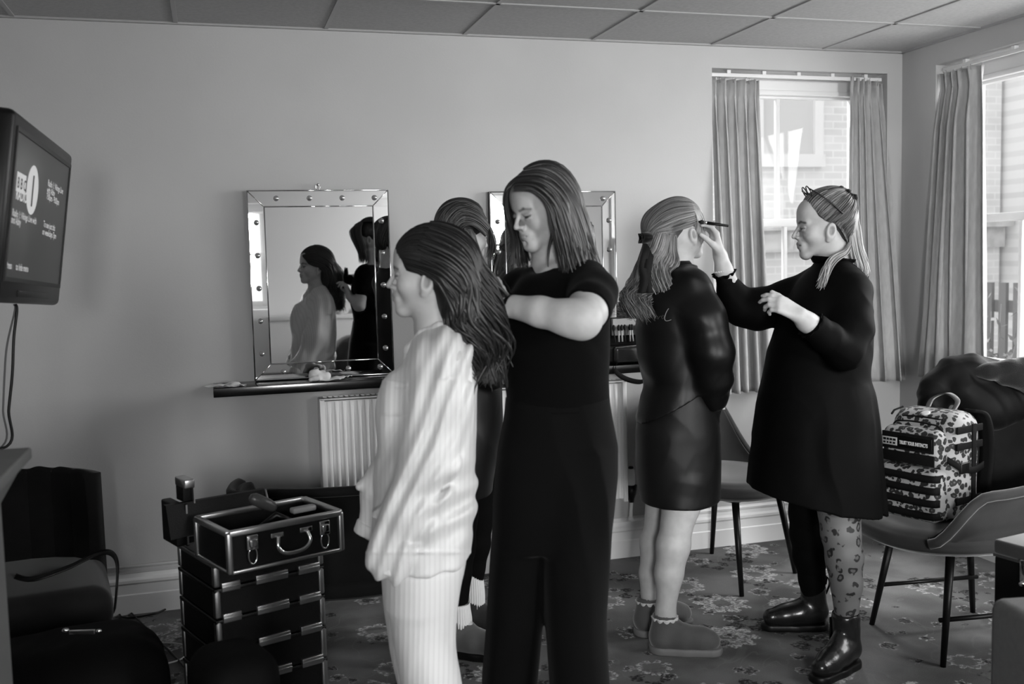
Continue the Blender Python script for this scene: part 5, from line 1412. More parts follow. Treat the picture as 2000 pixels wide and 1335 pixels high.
BD = s; s.build('body', m_skin, C_, paint)
m_tee = cloth('black_jersey', .0025, .9, .03, .06); m_trs = cloth('black_crepe', .003, .85, .03, .07)
s = SDF(extent([(960, 500, 3.0), (1200, 800, 2.4), (1220, 520, 2.5), (960, 800, 2.5)]), .08, .0045)
s.loft(rows([(512, 1062, 1104, 2.83, .05), (526, 1036, 1140, 2.81, .085), (545, 1010, 1172, 2.79, .11), (575, 992, 1190, 2.79, .125), (630, 978, 1190, 2.79, .135), (690, 974, 1190, 2.78, .14), (740, 982, 1188, 2.78, .135), (778, 988, 1190, 2.78, .13), (792, 990, 1190, 2.78, .125)]), k=.03)
ch(s, [(1112, 534, 2.79, 24), (1146, 548, 2.74, 38), (1160, 570, 2.68, 41), (1152, 592, 2.60, 43)], .035)
ch(s, [(1040, 545, 2.82, 20), (1015, 570, 2.86, 38), (1002, 625, 2.87, 36)], .035)
s.cut(H(1150, 613, 2.555), unit(el[0] - sh[0]) + UZ * -.1) if False else None
s.ell(H(1052, 510, 2.76), (.045, .06, .035), (CR, CF, UZ), k=.012, mode='sub')
s.wrap(BD, [(H(1070, 528, 2.8), UZ), (H(1150, 605, 2.555), unit(el[0] - sh[0])), (H(1002, 625, 2.87), -UZ - CR), (H(1000, 790, 2.8), -UZ)], [(H(1066, 496, 2.78), .07), (H(1060, 605, 2.5), .12)])
s.displace(folds((.2, .3, 1), 8, .005, 4)); s.displace(folds((1, .2, .8), 14, .003, 9))
tee = s.build('t_shirt', m_tee, C_)
wp = H(1000, 598, 2.605); wd = unit(wr[0] - el[0])
wt = MB().lathe(wp - wd * .016 , [(.0265, 0), (.0285, .003), (.0285, .028), (.0265, .031)], wd, 28).build('watch_strap', m_black, C_)
MB().lathe(wp - wd * .020, [(.0285, 0), (.030, .001), (.030, .004), (.0285, .005)], wd, 28).build('bangle', m_chrome, C_)
s = SDF(extent([(930, 780, 3.0), (1220, 1500, 2.5)]) + [HZ(1080, .02, 2.78)], .08, .005)
s.loft(rows([(772, 990, 1188, 2.78, .12), (810, 985, 1194, 2.78, .135), (870, 972, 1206, 2.78, .155), (930, 966, 1206, 2.78, .16), (1000, 966, 1196, 2.78, .15), (1060, 975, 1180, 2.78, .13)]), k=.05, ex=2.3)
s.cap(H(1064, 960, 2.78), H(1063, 1150, 2.78), .08, .05, k=.05)
s.loft(rows([(870, 1085, 1190, 2.75, .12), (960, 1062, 1198, 2.75, .14), (1080, 1058, 1192, 2.75, .14), (1205, 1064, 1184, 2.74, .135), (1335, 1073, 1193, 2.71, .13), (1440, 1078, 1203, 2.71, .14), (1510, 1080, 1210, 2.71, .145)]), k=.02, ex=2.3)
s.loft(rows([(870, 985, 1070, 2.81, .12), (960, 967, 1078, 2.81, .14), (1080, 958, 1072, 2.82, .14), (1205, 950, 1062, 2.83, .135), (1335, 940, 1050, 2.86, .13), (1440, 932, 1052, 2.86, .14), (1500, 928, 1054, 2.86, .145)]), k=.02, ex=2.3)
s.wrap(BD)
s.displace(folds((1, .4, .06), 7, .007, 3, stretch=.08))
tw_ = s.build('trousers', m_trs, C_)
s = SDF(extent([(1150, 840, 2.6), (1200, 930, 2.6)]), .05, .004)
# belt band
bel = rows([(774, 989, 1189, 2.78, .124), (794, 987, 1191, 2.78, .130)])
MB().grid(lambda u, v: (bel[0][0] * (1 - v) + bel[1][0] * v) + CR * math.cos(2 * PI * u) * (bel[0][1] * (1 - v) + bel[1][1] * v + .003) + CF * math.sin(2 * PI * u) * (bel[0][2] * (1 - v) + bel[1][2] * v + .003), 60, 4, thick=.003, closeu=True).build('waistband', m_trs, tw_)
s = SDF([c], .16, .004)
s.ell(c - f * .014 + UZ * .032, (.074, .092, .084), (unit(np.cross(UZ, f)), f, unit(UZ - f * (UZ @ f))), k=.02)
for o in (0, .05): ch(s, [(1100, 400, 2.82 + o, 30), (1115, 450, 2.83 + o, 28), (1125, 495, 2.83 + o, 22)], .03)
q0 = lambda x, y, z: c + (np.cross(unit(UZ - f * (UZ @ f)), f) * x + f * y + unit(UZ - f * (UZ @ f)) * z)
s.ell(q0(0, .10, -.025), (.068, .05, .088), (unit(np.cross(UZ, f)), f, unit(UZ - f * (UZ @ f))), k=.005, mode='sub')
s.displace(folds((1, .4, .4), 15, .003, 2))
m_h2 = hair_mat('brunette_hair', .006, .045, .4)
N2 = [[(1004, 371, -.105), (1040, 372, -.115), (1072, 400, -.115), (1082, 440, -.105), (1090, 490, -.09), (1098, 540, -.08)],
      [(1008, 355, -.095), (1055, 356, -.115), (1090, 392, -.11), (1104, 445, -.10), (1114, 495, -.09), (1120, 545, -.08)],
      [(1014, 342, -.075), (1064, 342, -.095), (1106, 385, -.08), (1124, 445, -.07), (1138, 500, -.07), (1145, 540, -.07)],
      [(1022, 335, -.045), (1072, 334, -.05), (1120, 385, -.03), (1142, 450, -.02), (1155, 500, -.03), (1156, 528, -.03)],
      [(1030, 332, .0), (1078, 334, .02), (1118, 390, .05), (1138, 450, .06), (1148, 500, .05), (1148, 530, .04)],
      [(1020, 338, .04), (1060, 342, .08), (1090, 395, .1), (1100, 450, .1), (1108, 500, .09), (1108, 540, .08)]]
F2 = [[(1016, 345, -.07), (990, 370, -.085), (986, 400, -.05), (992, 440, -.01), (1000, 480, .02), (1004, 520, .02)],
      [(1020, 340, -.03), (994, 362, -.02), (990, 400, .0), (1000, 445, .03), (1012, 485, .04), (1018, 520, .03)],
      [(1030, 336, .02), (1004, 362, .05), (1002, 405, .06), (1012, 450, .07), (1028, 490, .07), (1034, 525, .05)]]
NB = [G(2.80, q) for q in N2]; FB = [G(2.80, q) for q in F2]
locks('hair', m_h2, [(NB, 1600, .0022, .006, 1.2, .005), (FB, 170, .0026, .005, 1.2, .005), (NB, 60, .005, .012, 1.2, .010)], s, C_, 5)

# =============================== blonde bridesmaid having make-up done
h4 = 3.82
D = thing('person', 'blonde woman in black satin shirt and shorts with a black hair bow', 'person', H(1310, 1250, h4) * V3(1, 1, 0))
c = H(1331, 447, h4); f = unit(CR * .86 + CF * .5 + UZ * .05); paint = []
sh = (H(1352, 562, 3.70), H(1285, 562, 3.97)); el = (H(1398, 690, 3.64), H(1330, 690, 4.02)); wr = (H(1396, 778, 3.73), H(1360, 770, 3.97))
hip = (H(1335, 850, 3.73), H(1300, 850, 3.90)); kn = (H(1330, 1005, 3.72), H(1290, 1005, 3.92)); an = (H(1301, 1188, 3.72), H(1268, 1180, 3.91)); toe = (HZ(1352, .035, 3.70), HZ(1310, .035, 3.96))
s = SDF([c, an[0] - UZ * .1, an[1] - UZ * .1, toe[0], toe[1], H(1420, 640, 3.6), H(1250, 640, 4.05), H(1420, 850, 4.0)], .12, .0038)
body_core(s, H(1325, 520, h4), sh, hip, kn, an, toe, el, wr, .96)
ch(s, [(1338, 940, 3.73, 45), (1330, 985, 3.72, 37), (1322, 1020, 3.72, 30), (1314, 1065, 3.72, 31.5), (1306, 1120, 3.72, 27), (1300, 1185, 3.72, 17), (1299, 1210, 3.72, 19)], .02)
ch(s, [(1292, 940, 3.92, 38), (1290, 1000, 3.92, 27), (1278, 1060, 3.92, 27), (1271, 1120, 3.92, 22), (1268, 1180, 3.92, 15), (1268, 1200, 3.92, 16)], .02)
head(s, c, f, UZ, .95, lid=.8, paint=paint)
s.chain([c - UZ * .05 - f * .02, H(1322, 520, h4)], [.052, .056], .03)
hand(s, H(1392, 784, 3.74), -UZ * .9 - CR * .15 + CF * .35, CF, CR, (.6, .7, .8, .9), .85, thumb=(.9, .2, .3))
hand(s, H(1358, 780, 3.96), -UZ * .9 - CR * .1, -CF, CR, (.3, .35, .4, .45), .9)
BD = s; s.build('body', m_skin, D, paint)
m_satin = mat('black_satin', .004, .42, .3, bump=.0)
s = SDF(extent([(1225, 500, 3.6), (1430, 850, 4.1), (1430, 520, 4.0), (1225, 850, 3.6)]), .08, .0046)
s.loft(rows([(515, 1312, 1348, h4, .065), (530, 1295, 1362, h4, .10), (552, 1268, 1384, h4, .15), (590, 1250, 1396, h4, .17), (640, 1240, 1403, h4, .18), (700, 1244, 1402, h4, .175), (750, 1258, 1396, h4, .17), (790, 1250, 1392, h4, .175), (815, 1243, 1388, h4, .18), (838, 1246, 1380, h4, .18)]), k=.03, rnd=.02)
s.cut(H(1310, 803, 3.66), UZ * -1 + CR * .52 + CF * .0)
ch(s, [(1350, 560, 3.70, 34), (1378, 620, 3.66, 38), (1392, 690, 3.64, 37), (1396, 740, 3.66, 30), (1397, 775, 3.70, 20), (1398, 786, 3.71, 17)], .04)
ch(s, [(1290, 560, 3.95, 34), (1320, 660, 4.0, 36), (1345, 740, 3.98, 28)], .04)
s.wrap(BD, [(H(1330, 522, h4), UZ), (H(1399, 785, 3.72), -UZ), (H(1310, 803, 3.66), UZ * -1 + CR * .52)])
s.displace(folds((.9, .3, .35), 6, .010, 12, warp=.8)); s.displace(folds((.7, .1, .9), 8, .007, 21, warp=.9)); s.displace(folds((1, .3, -.4), 15, .003, 4))
shd = s.build('satin_shirt', m_satin, D)
co_ = rows([(509, 1308, 1346, h4, .07), (524, 1302, 1354, h4, .085)])
MB().grid(lambda u, v: (co_[0][0] * (1 - v) + co_[1][0] * v) + CR * math.cos(2 * PI * u) * (co_[0][1] * (1 - v) + co_[1][1] * v + .004) + CF * math.sin(2 * PI * u) * (co_[0][2] * (1 - v) + co_[1][2] * v), 40, 4, thick=.004, closeu=True).build('collar', m_satin, shd)
for i in range(1):
    cc = H(1399, 789, 3.715)
    MB().grid(lambda u, v: cc + (CR * math.cos(2 * PI * u) + CF * math.sin(2 * PI * u)) * (.026 + .006 * v + .004 * v * math.sin(14 * PI * u)) + UZ * (.004 - .02 * v), 80, 5, thick=.0015, closeu=True).build('lace_cuff', mat('white_lace', .6, .8), shd)
# embroidered script stroke on the back
em = [(1306, 602), (1302, 608), (1299, 616), (1298, 622), (1300, 626), (1305, 626), (1311, 624)]
em2 = [(1279, 622), (1281, 617), (1284, 618), (1285, 623), (1288, 618), (1291, 617), (1293, 622), (1296, 621), (1297, 617), (1294, 615), (1293, 619)]
m_emb = mat('embroidery', .25, .6); m_emb2 = mat('faint_embroidery', .05, .6)
def surf_pt(px, py, ob):
    d = ray(px, py); d = d / np.linalg.norm(d); b = ob['_b']
    r = ob.ray_cast(Vector((CAM[0] - b[0], CAM[1] - b[1], CAM[2] - b[2])), Vector(d)) if False else None
    return r
from mathutils.bvhtree import BVHTree
def bvh(ob): return BVHTree.FromPolygons([v.co.copy() for v in ob.data.vertices], [tuple(p.vertices) for p in ob.data.polygons])
tree = bvh(shd); b_ = V3(*shd['_b'])
for pts_, r_e, mm in ((em, .0014, m_emb), (em2, .0009, m_emb2)):
    out = []
    for x, y in catmull([list(q) + [0] for q in pts_], 40)[:, :2]:
        d = unit(ray(x, y)); hit = tree.ray_cast(Vector(CAM - b_), Vector(d))
        if hit[0] is not None: out.append(V3(*hit[0]) + b_ - d * .001)
    if len(out) > 3: MB().tube(out, r_e, 6).build('embroidered_script', mm, shd)
s = SDF(extent([(1230, 740, 3.6), (1410, 990, 4.05)]), .08, .0046)
s.loft(rows([(748, 1272, 1385, h4, .15), (790, 1250, 1398, h4, .165), (840, 1240, 1405, h4, .175), (900, 1240, 1407, h4, .175), (950, 1246, 1406, h4, .17), (976, 1250, 1405, h4, .17)]), k=.02, rnd=.01)
s.wrap(BD, [(H(1330, 974, h4), -UZ)], [])
s.displace(folds((.8, .2, .6), 6, .006, 2)); s.displace(folds((1, .2, -.6), 11, .003, 6))
shr = s.build('shorts', mat('black_satin_shorts', .006, .5, .3), D)
def footwear(s, heel, toe, rh, rt, shaft_top, rs_, sole=True, k=.02):
    d = unit((toe - heel) * V3(1, 1, 0)); 
    s.cap(heel, toe, rh, rt, k=k); s.cap(heel + d * .01, shaft_top, rh, rs_, k=k); s.cap(heel + d * .05 + UZ * .01, toe - d * .03 + UZ * .0, rh * .95, rt * 1.05, k=k)
def slipper(an_, toe_, label_parent, side_h, m, msole, rs_=.047):
    t = unit((toe_ - an_) * V3(1, 1, 0)); g = an_ * V3(1, 1, 0); L_ = np.cross(UZ, t)
    s = SDF([g - t * .1, g + t * .24, g + UZ * .2], .08, .0045)
    s.cap(g + UZ * .06 - t * .012, g + UZ * .125 - t * .006, .050, rs_, k=.02); s.chain([g + UZ * .055 - t * .012, g + UZ * .058 + t * .06, g + UZ * .055 + t * .13, g + UZ * .052 + t * .165], [.046, .047, .042, .036], .03)
    s.cap(g + UZ * .115 - t * .006, g + UZ * .16 - t * .004, .036, .04, k=.004, mode='sub')
    s.wrap(BD, [(g + UZ * .12, UZ)], off=.004, far=.04); s.cut_below(.022); s.displace(folds((.4, .3, 1), 18, .0015, 2))
    b = s.build('slipper_boot', m, label_parent)
    s = SDF([g - t * .1, g + t * .24], .08, .0045); s.chain([g - t * .014 + UZ * .016, g + t * .07 + UZ * .016, g + t * .165 + UZ * .016], [.054, .052, .044], .01); s.cut(g + UZ * .028, UZ); s.cut_below(.0)
    s.build('sole', msole, b)
    return b
m_suede = cloth('grey_suede', .085, .95, .5, bscale=300); m_sole = mat('pale_sole', .16, .7); m_suede2 = cloth('dark_suede', .03, .95, .4)
for a_, t_ in ((an[0], toe[0]), (an[1], toe[1])):
    bt = slipper(a_, t_, D, 0, m_suede, m_sole)
    g = a_ * V3(1, 1, 0) - unit((t_ - a_) * V3(1, 1, 0)) * .005
    MB().grid(lambda u, v: g + (CR * math.cos(2 * PI * u) + CF * math.sin(2 * PI * u)) * (.041 + .005 * v + .003 * math.sin(22 * PI * u) * v) + UZ * (.115 + .022 * v), 90, 5, thick=.004, closeu=True).build('sock_frill', mat('sock_knit', .62, .9, bump=.6, bscale=200), D)
# hair
s = SDF(extent([(1215, 390, 3.8), (1375, 620, 3.8)]), .13, .005)
s.ell(c - f * .014 + UZ * .036, (.076, .095, .084), (unit(np.cross(UZ, f)), f, UZ), k=.02)
s.ell(H(1292, 440, h4), (.075, .08, .07), (CR, CF, UZ), k=.03)
for o in (-.04, .04): ch(s, [(1290, 470, h4 + o, 30), (1278, 520, h4 + o, 28), (1268, 560, h4 + o, 26), (1260, 590, h4 + o, 18)], .03)
s.ell(c + f * .11 - UZ * .02, (.07, .055, .07), (unit(np.cross(UZ, f)), f, UZ), k=.01, mode='sub')
s.cap(c + f * .02 - CF * .08 - UZ * .045, c + f * .02 - CF * .08 - UZ * .015, .026, .024, k=.01, mode='sub')
s.displace(folds((1, .2, .5), 14, .004, 3))
T4 = [[(1364, 430, -.03), (1352, 440, -.07), (1330, 447, -.09), (1305, 455, -.085), (1285, 462, -.075), (1272, 468, -.07)],
      [(1363, 415, -.03), (1345, 418, -.075), (1320, 425, -.09), (1295, 440, -.08), (1278, 455, -.07), (1268, 466, -.06)],
      [(1360, 405, -.01), (1338, 402, -.05), (1305, 405, -.06), (1278, 425, -.055), (1264, 450, -.05), (1262, 466, -.04)],
      [(1352, 402, .0), (1325, 396, -.01), (1290, 398, -.02), (1268, 418, -.02), (1257, 445, -.01), (1260, 468, 0)]]
L4 = [[(1322, 462, -.088), (1322, 490, -.088), (1324, 512, -.085), (1312, 540, -.10), (1300, 570, -.11), (1288, 600, -.115), (1278, 618, -.11)],
      [(1306, 458, -.088), (1304, 480, -.09), (1298, 505, -.09), (1288, 540, -.10), (1278, 575, -.10), (1268, 600, -.10), (1255, 618, -.10)],
      [(1290, 458, -.08), (1284, 478, -.08), (1274, 505, -.08), (1262, 540, -.08), (1252, 575, -.08), (1245, 600, -.08), (1238, 615, -.07)],
      [(1272, 458, -.045), (1266, 475, -.04), (1256, 505, -.03), (1245, 545, -.03), (1237, 580, -.03), (1230, 600, -.03), (1226, 612, -.02)],
      [(1262, 468, .0), (1252, 505, .0), (1240, 545, .0), (1232, 580, .0), (1228, 600, .0), (1224, 612, 0)]]
FR = [[(1345, 402, -.01), (1362, 410, -.02), (1370, 428, -.01), (1372, 450, .0), (1370, 472, .0)], [(1340, 404, -.03), (1356, 415, -.06), (1362, 435, -.06), (1362, 455, -.055), (1358, 478, -.05)]]
m_h3 = hair_mat('blonde_hair', .03, .30, .42)
locks('hair', m_h3, [(both(h4, T4), 1200, .0020, .002, 1, .003, .05, .9), (both(h4, L4), 1700, .0019, .034, 2.4, .008, .0, 1), ([G(h4, q) for q in FR], 110, .0018, .003, 1, .007, .7, 1)], s, D, 6)
m_rib = mat('black_velvet_ribbon', .005, .7, .2, sheen=.2)
bw = H(1264, 464, h4 - .03)
rb = MB()
for sg in (-1, 1):
    a = catmull([bw, bw + CF * .05 * sg + UZ * .018 - CR * .012, bw + CF * .085 * sg - CR * .005, bw + CF * .05 * sg - UZ * .02 - CR * .012, bw], 24)
    rb.grid(lambda u, v: a[int(round(v * 23))] - CR * (u - .5) * .03, 3, 24, thick=.002)
rb.ball(bw - CR * .005, (.016, .016, .018), 10)
rb.build('ribbon_bow', m_rib, D)
for i, xs in enumerate(((1266, 1262, 1256, 1258, 1254), (1270, 1272, 1266, 1264, 1268))):
    a = catmull([H(xs[0], 466, h4 - .05), H(xs[1], 490, h4 - .10 + i * .01), H(xs[2], 520, h4 - .115), H(xs[3], 545, h4 - .12), H(xs[4], 572, h4 - .12)], 30)
    MB().grid(lambda u, v: a[int(round(v * 29))] + CR * (u - .5) * .028 + CF * (u - .5) * .01 * math.sin(6 * v), 3, 30, thick=.002).build('ribbon_tail', m_rib, D)

# =============================== make-up artist
h5 = 3.72
E_ = thing('person', 'make-up artist in black dress and leopard tights, glasses on her head, applying make-up', 'person', H(1590, 1290, h5) * V3(1, 1, 0))
c = H(1609, 438, h5); f = unit(-CR * .98 + CF * .08 - UZ * .07); paint = []
sh = (H(1664, 575, 3.56), H(1585, 570, 3.86)); el = (H(1652, 690, 3.48), H(1452, 606, 3.86)); wr = (H(1578, 630, 3.40), H(1413, 530, 3.80))
hip = (H(1620, 860, 3.62), H(1585, 860, 3.82)); kn = (H(1640, 1040, 3.56), H(1580, 1040, 3.88)); an = (H(1652, 1215, 3.53), H(1588, 1165, 3.92)); toe = (HZ(1605, .04, 3.42), HZ(1508, .04, 3.92))
s = SDF([c, an[0] - UZ * .12, an[1] - UZ * .1, toe[0], toe[1], H(1370, 420, 3.8), H(1490, 570, 3.3), H(1700, 620, 3.9)], .10, .0038)
body_core(s, H(1628, 520, h5), sh, hip, kn, an, toe, el, wr, 1.05)
head(s, c, f, UZ, 1.03, lid=.1, mouth=.0012, paint=paint)
s.chain([c - UZ * .05 - f * .03, H(1630, 520, h5)], [.050, .058], .03)
ch(s, [(1595, 640, 3.41, 23), (1575, 628, 3.39, 18), (1562, 616, 3.38, 16)], .02)
hand(s, H(1562, 616, 3.38), -CR * .86 + UZ * .5 - CF * .05, CF * .75 - UZ * .6, UZ * .9 - CR * .2, (.42, .55, .75, .85), .95, thumb=(.95, .35, .1), tcurl=.15)
ch(s, [(1425, 560, 3.83, 18), (1414, 528, 3.80, 15), (1407, 500, 3.80, 14.5)], .02)
hand(s, H(1407, 500, 3.80), -CR * .25 + UZ * .95, -CR * .95 - UZ * .2 - CF * .1, -CF, (.5, .55, .5, .45), 1.0, thumb=(.85, .3, .6), tcurl=.2)
BD = s; s.build('body', m_skin, E_, paint)
m_dress = mat('black_velvet_dress', .0025, .7, .06, var=.1)
s = SDF(extent([(1400, 480, 3.9), (1730, 1010, 3.4), (1730, 500, 3.9), (1400, 1010, 3.4), (1500, 1010, 4.0)]), .08, .005)
s.loft(rows([(508, 1600, 1652, h5, .075), (520, 1588, 1668, h5, .11), (540, 1568, 1688, h5, .16), (575, 1545, 1696, h5, .185), (620, 1522, 1699, h5, .195), (680, 1503, 1699, h5, .20), (740, 1492, 1694, h5, .20), (760, 1486, 1702, h5, .215), (820, 1476, 1710, h5, .23), (880, 1468, 1716, h5, .24), (945, 1461, 1722, h5, .25), (1010, 1458, 1727, h5, .255)]), k=.03)
nn_ = np.cross(H(1460, 946, h5) - H(1722, 994, h5), CF); nn_ = unit(nn_); nn_ = nn_ if nn_[2] < 0 else -nn_
s.cut((H(1460, 946, h5) + H(1722, 994, h5)) / 2, nn_)
ch(s, [(1600, 560, 3.84, 40), (1540, 588, 3.86, 38), (1480, 604, 3.86, 38), (1448, 600, 3.86, 32), (1428, 570, 3.84, 22), (1417, 545, 3.81, 17)], .035)
ch(s, [(1664, 575, 3.58, 40), (1664, 640, 3.52, 38), (1650, 685, 3.48, 34), (1618, 660, 3.43, 27), (1588, 638, 3.40, 21)], .035)
s.wrap(BD, [(H(1628, 520, h5), UZ), (H(1588, 638, 3.40), H(1562, 616, 3.38) - H(1590, 640, 3.4)), (H(1413, 532, 3.80), H(1409, 512, 3.8) - H(1417, 545, 3.81)), ((H(1460, 946, h5) + H(1722, 994, h5)) / 2, nn_)])
_f = folds((1, .4, .04), 9, .016, 31, stretch=.06)
s.displace(lambda x, y, z: _f(x, y, z) * np.clip((px_of(x, y, z)[1] - 745) / 80, 0, 1) * np.clip((px_of(x, y, z)[0] - 1520) / 90, .25, 1)); s.displace(folds((.6, .3, .8), 7, .006, 8)); s.displace(folds((1, .2, -.4), 14, .003, 4))
dr_ = s.build('dress', m_dress, E_)
def ruffle(cc, ax, r, n, nm, parent, m, ln=.02, amp=.005):
    ax = unit(ax); a = unit(np.cross(ax, CF)); b = np.cross(ax, a)
    MB().grid(lambda u, v: cc + (a * math.cos(2 * PI * u) + b * math.sin(2 * PI * u)) * (r + .012 * v + amp * v * math.sin(2 * PI * n * u)) + ax * ln * v, n * 10, 5, thick=.002, closeu=True).build(nm, m, parent)
ruffle(H(1416, 541, 3.81), H(1410, 515, 3.8) - H(1420, 555, 3.82), .031, 9, 'cuff_ruffle', dr_, m_dress)
ruffle(H(1586, 637, 3.40), H(1562, 616, 3.38) - H(1590, 640, 3.4), .036, 9, 'cuff_ruffle', dr_, m_dress, .008)
ruffle(H(1628, 516, h5), unit(UZ + CR * .12), .072, 12, 'neck_ruffle', dr_, m_dress, .024)
# bracelet of pearls
bc_ = H(1413, 535, 3.80); ax = unit(H(1409, 512, 3.8) - H(1414, 540, 3.8)); a = unit(np.cross(ax, CF)); b = np.cross(ax, a); pb = MB()
for i in range(22): pb.ball(bc_ + ax * .012 + (a * math.cos(i * 2 * PI / 22) + b * math.sin(i * 2 * PI / 22)) * .031, .0042, 6)
pb.build('pearl_bracelet', mat('pearl', .7, .2), E_)
# tights
m_leo2 = leopard('leopard_tights', 27, .008, .13, .09, .6); m_blk_t = mat('opaque_black_tights', .003, .8, .06)
s = SDF(extent([(1560, 900, 3.7), (1700, 1230, 3.4)]), .08, .0045)
ch(s, [(1625, 900, 3.60, 46), (1640, 1000, 3.57, 40), (1642, 1040, 3.56, 37), (1650, 1085, 3.55, 35), (1654, 1140, 3.54, 29), (1655, 1200, 3.53, 22)], .02); s.wrap(BD, [(H(1652, 1205, 3.53), -UZ)], off=.0025, far=.03); s.build('tights_leg', m_leo2, E_)
s = SDF(extent([(1530, 900, 4.0), (1640, 1200, 3.8)]), .08, .0045)
ch(s, [(1585, 900, 3.85, 44), (1578, 1000, 3.88, 36), (1577, 1040, 3.89, 33), (1582, 1085, 3.9, 32), (1586, 1130, 3.91, 25), (1588, 1170, 3.92, 21)], .02); s.wrap(BD, [(H(1588, 1170, 3.92), -UZ)], off=.0025, far=.03); s.build('tights_leg', m_blk_t, E_)
def ankle_boot(an_, toe_, parent, hgt=.17):
    t = unit((toe_ - an_) * V3(1, 1, 0)); g = an_ * V3(1, 1, 0); L_ = np.cross(UZ, t)
    s = SDF([g - t * .1, g + t * .26, g + UZ * .24], .08, .0042)
    s.cap(g + UZ * .075 - t * .008, g + UZ * hgt, .046, .05, k=.02); s.chain([g + UZ * .062 - t * .012, g + UZ * .066 + t * .05, g + UZ * .056 + t * .11, g + UZ * .05 + t * .165], [.042, .046, .041, .034], .03)
    s.wrap(BD, [(g + UZ * (hgt + .015), UZ)], off=.004, far=.04); s.cut_below(.024); s.cut(g + UZ * (hgt + .02) - t * .0, UZ + t * .12); s.displace(folds((.5, .3, 1), 13, .0016, 2))
    b = s.build('ankle_boot', mat('black_leather', .01, .25, .6, bump=.15, bscale=90), parent)
    s = SDF([g - t * .1, g + t * .26], .08, .0042); s.chain([g - t * .012 + UZ * .012, g + t * .07 + UZ * .012, g + t * .168 + UZ * .012], [.05, .049, .041], .01); s.cut(g + UZ * .028, UZ); s.cut(g + UZ * .0, -UZ)
    s.build('boot_sole', m_black, b)
    lp = catmull([g - t * .052 + UZ * (hgt - .02), g - t * .066 + UZ * (hgt + .02), g - t * .056 + UZ * (hgt + .05), g - t * .05 + UZ * (hgt + .02)], 16)
    MB().grid(lambda u, v: lp[int(round(v * 15))] + L_ * (u - .5) * .018, 3, 16, thick=.0015).build('pull_loop', m_web, b)
    MB().box((-.02, .0485, .075), (.025, .0515, hgt - .005), (g, t, -L_, UZ), bev=.001).build('elastic_gusset', m_web, b)
    return b
ankle_boot(an[0], toe[0], E_, .185); ankle_boot(an[1], toe[1], E_, .16)
# hair, scrunchie, glasses
u5 = UZ; L5 = np.cross(u5, f); q5 = lambda x, y, z: c + (L5 * x + f * y + u5 * z) * 1.06
s = SDF([c], .15, .0042)
s.ell(q5(0, -.018, .037), (.0825, .098, .0905), (L5, f, u5), k=.02); s.ell(q5(0, -.055, -.02), (.062, .05, .06), (L5, f, u5), k=.03)
s.ell(q5(0, .095, -.01), (.1, .060, .10), (L5, unit(f + u5 * .25), unit(u5 - f * .25)), k=.005, mode='sub')
for e in (1, -1): s.ell(q5(.085 * e, .0, -.035), (.03, .03, .045), (L5, f, u5), k=.006, mode='sub')
m_h5 = hair_mat('streaked_blonde_hair', .015, .42, .42)
tie = q5(0, -.075, .085)
def scalp(a0, e):    # from hairline points back to the tie over the near / far side
    x, y, z = a0; n_ = 6; P_ = []
    for i in range(n_):
        t = i / (n_ - 1); p = V3(x, y, z) * (1 - t) + V3(0, -.075, .085) * t
        k_ = V3(0, -.018, .037); dd = p - k_; R0 = 1 / math.sqrt((dd[0] / .081) ** 2 + (dd[1] / .096) ** 2 + (dd[2] / .089) ** 2); p = k_ + dd * max(R0, 1)
        P_.append(q5(p[0] * e, p[1], p[2]))
    return P_
hl = [(.0, .07, .085), (.03, .066, .08), (.055, .05, .062), (.068, .03, .035), (.075, .01, .012), (.076, -.03, -.01), (.07, -.05, -.04), (.045, -.07, -.07), (.0, -.08, -.08)]
sg_ = [scalp(a0, 1) for a0 in hl] ; sf_ = [scalp(a0, -1) for a0 in hl]
near_is = -1 if (q5(-.07, 0, 0) - CAM) @ CF < (q5(.07, 0, 0) - CAM) @ CF else 1
PT = [[(1640, 402, -.02), (1662, 405, -.03), (1676, 435, -.035), (1684, 480, -.04), (1690, 515, -.04), (1688, 535, -.04)],
      [(1644, 408, -.02), (1656, 420, -.04), (1662, 450, -.05), (1668, 490, -.05), (1672, 515, -.05), (1678, 535, -.05)],
      [(1640, 402, .02), (1660, 408, .02), (1672, 440, .02), (1678, 485, .02), (1686, 520, .02), (1682, 540, .02)]]
PF = [[(1660, 470, -.05), (1650, 488, -.07), (1632, 498, -.10), (1615, 515, -.14), (1604, 540, -.17), (1600, 558, -.18)],
      [(1664, 476, -.05), (1655, 495, -.08), (1640, 506, -.12), (1622, 522, -.15), (1610, 545, -.175), (1606, 560, -.18)]]
locks('hair', m_h5, [(sg_[:5], 420, .0022, 0, 1, .0015, .0, .75), (sg_[4:], 420, .0024, 0, 1, .002, .0, .10), (sf_, 420, .0026, 0, 1, .0015, .0, .5), ([G(h5, q) for q in PT], 600, .0026, .004, 1.2, .006, .5, 1), ([G(h5, q) for q in PF], 120, .0022, .005, 1.4, .005, .25, 1)], s, E_, 8)
tv5 = unit(V3(0, 0, 0) + (-f * .6 + u5 * .8)); a = unit(np.cross(tv5, CF)); b = np.cross(tv5, a); pts = []
for i in range(60):
    t = i / 60 * 2 * PI; pts.append(tie + tv5 * .006 + (a * math.cos(t) + b * math.sin(t)) * (.030 + .004 * math.sin(9 * t)) + tv5 * .005 * math.sin(7 * t))
MB().tube(pts, [.014 + .004 * math.sin(i * 1.3) for i in range(60)], 8, close=True).build('scrunchie', m_rib, E_)
gl = MB(); m_frame = mat('dark_glasses_frame', .015, .3, .5)
gc = q5(0, .058, .118); gu = unit(u5 * .75 + f * .35); gf = unit(np.cross(L5, gu)); gf = gf if gf @ f > 0 else -gf
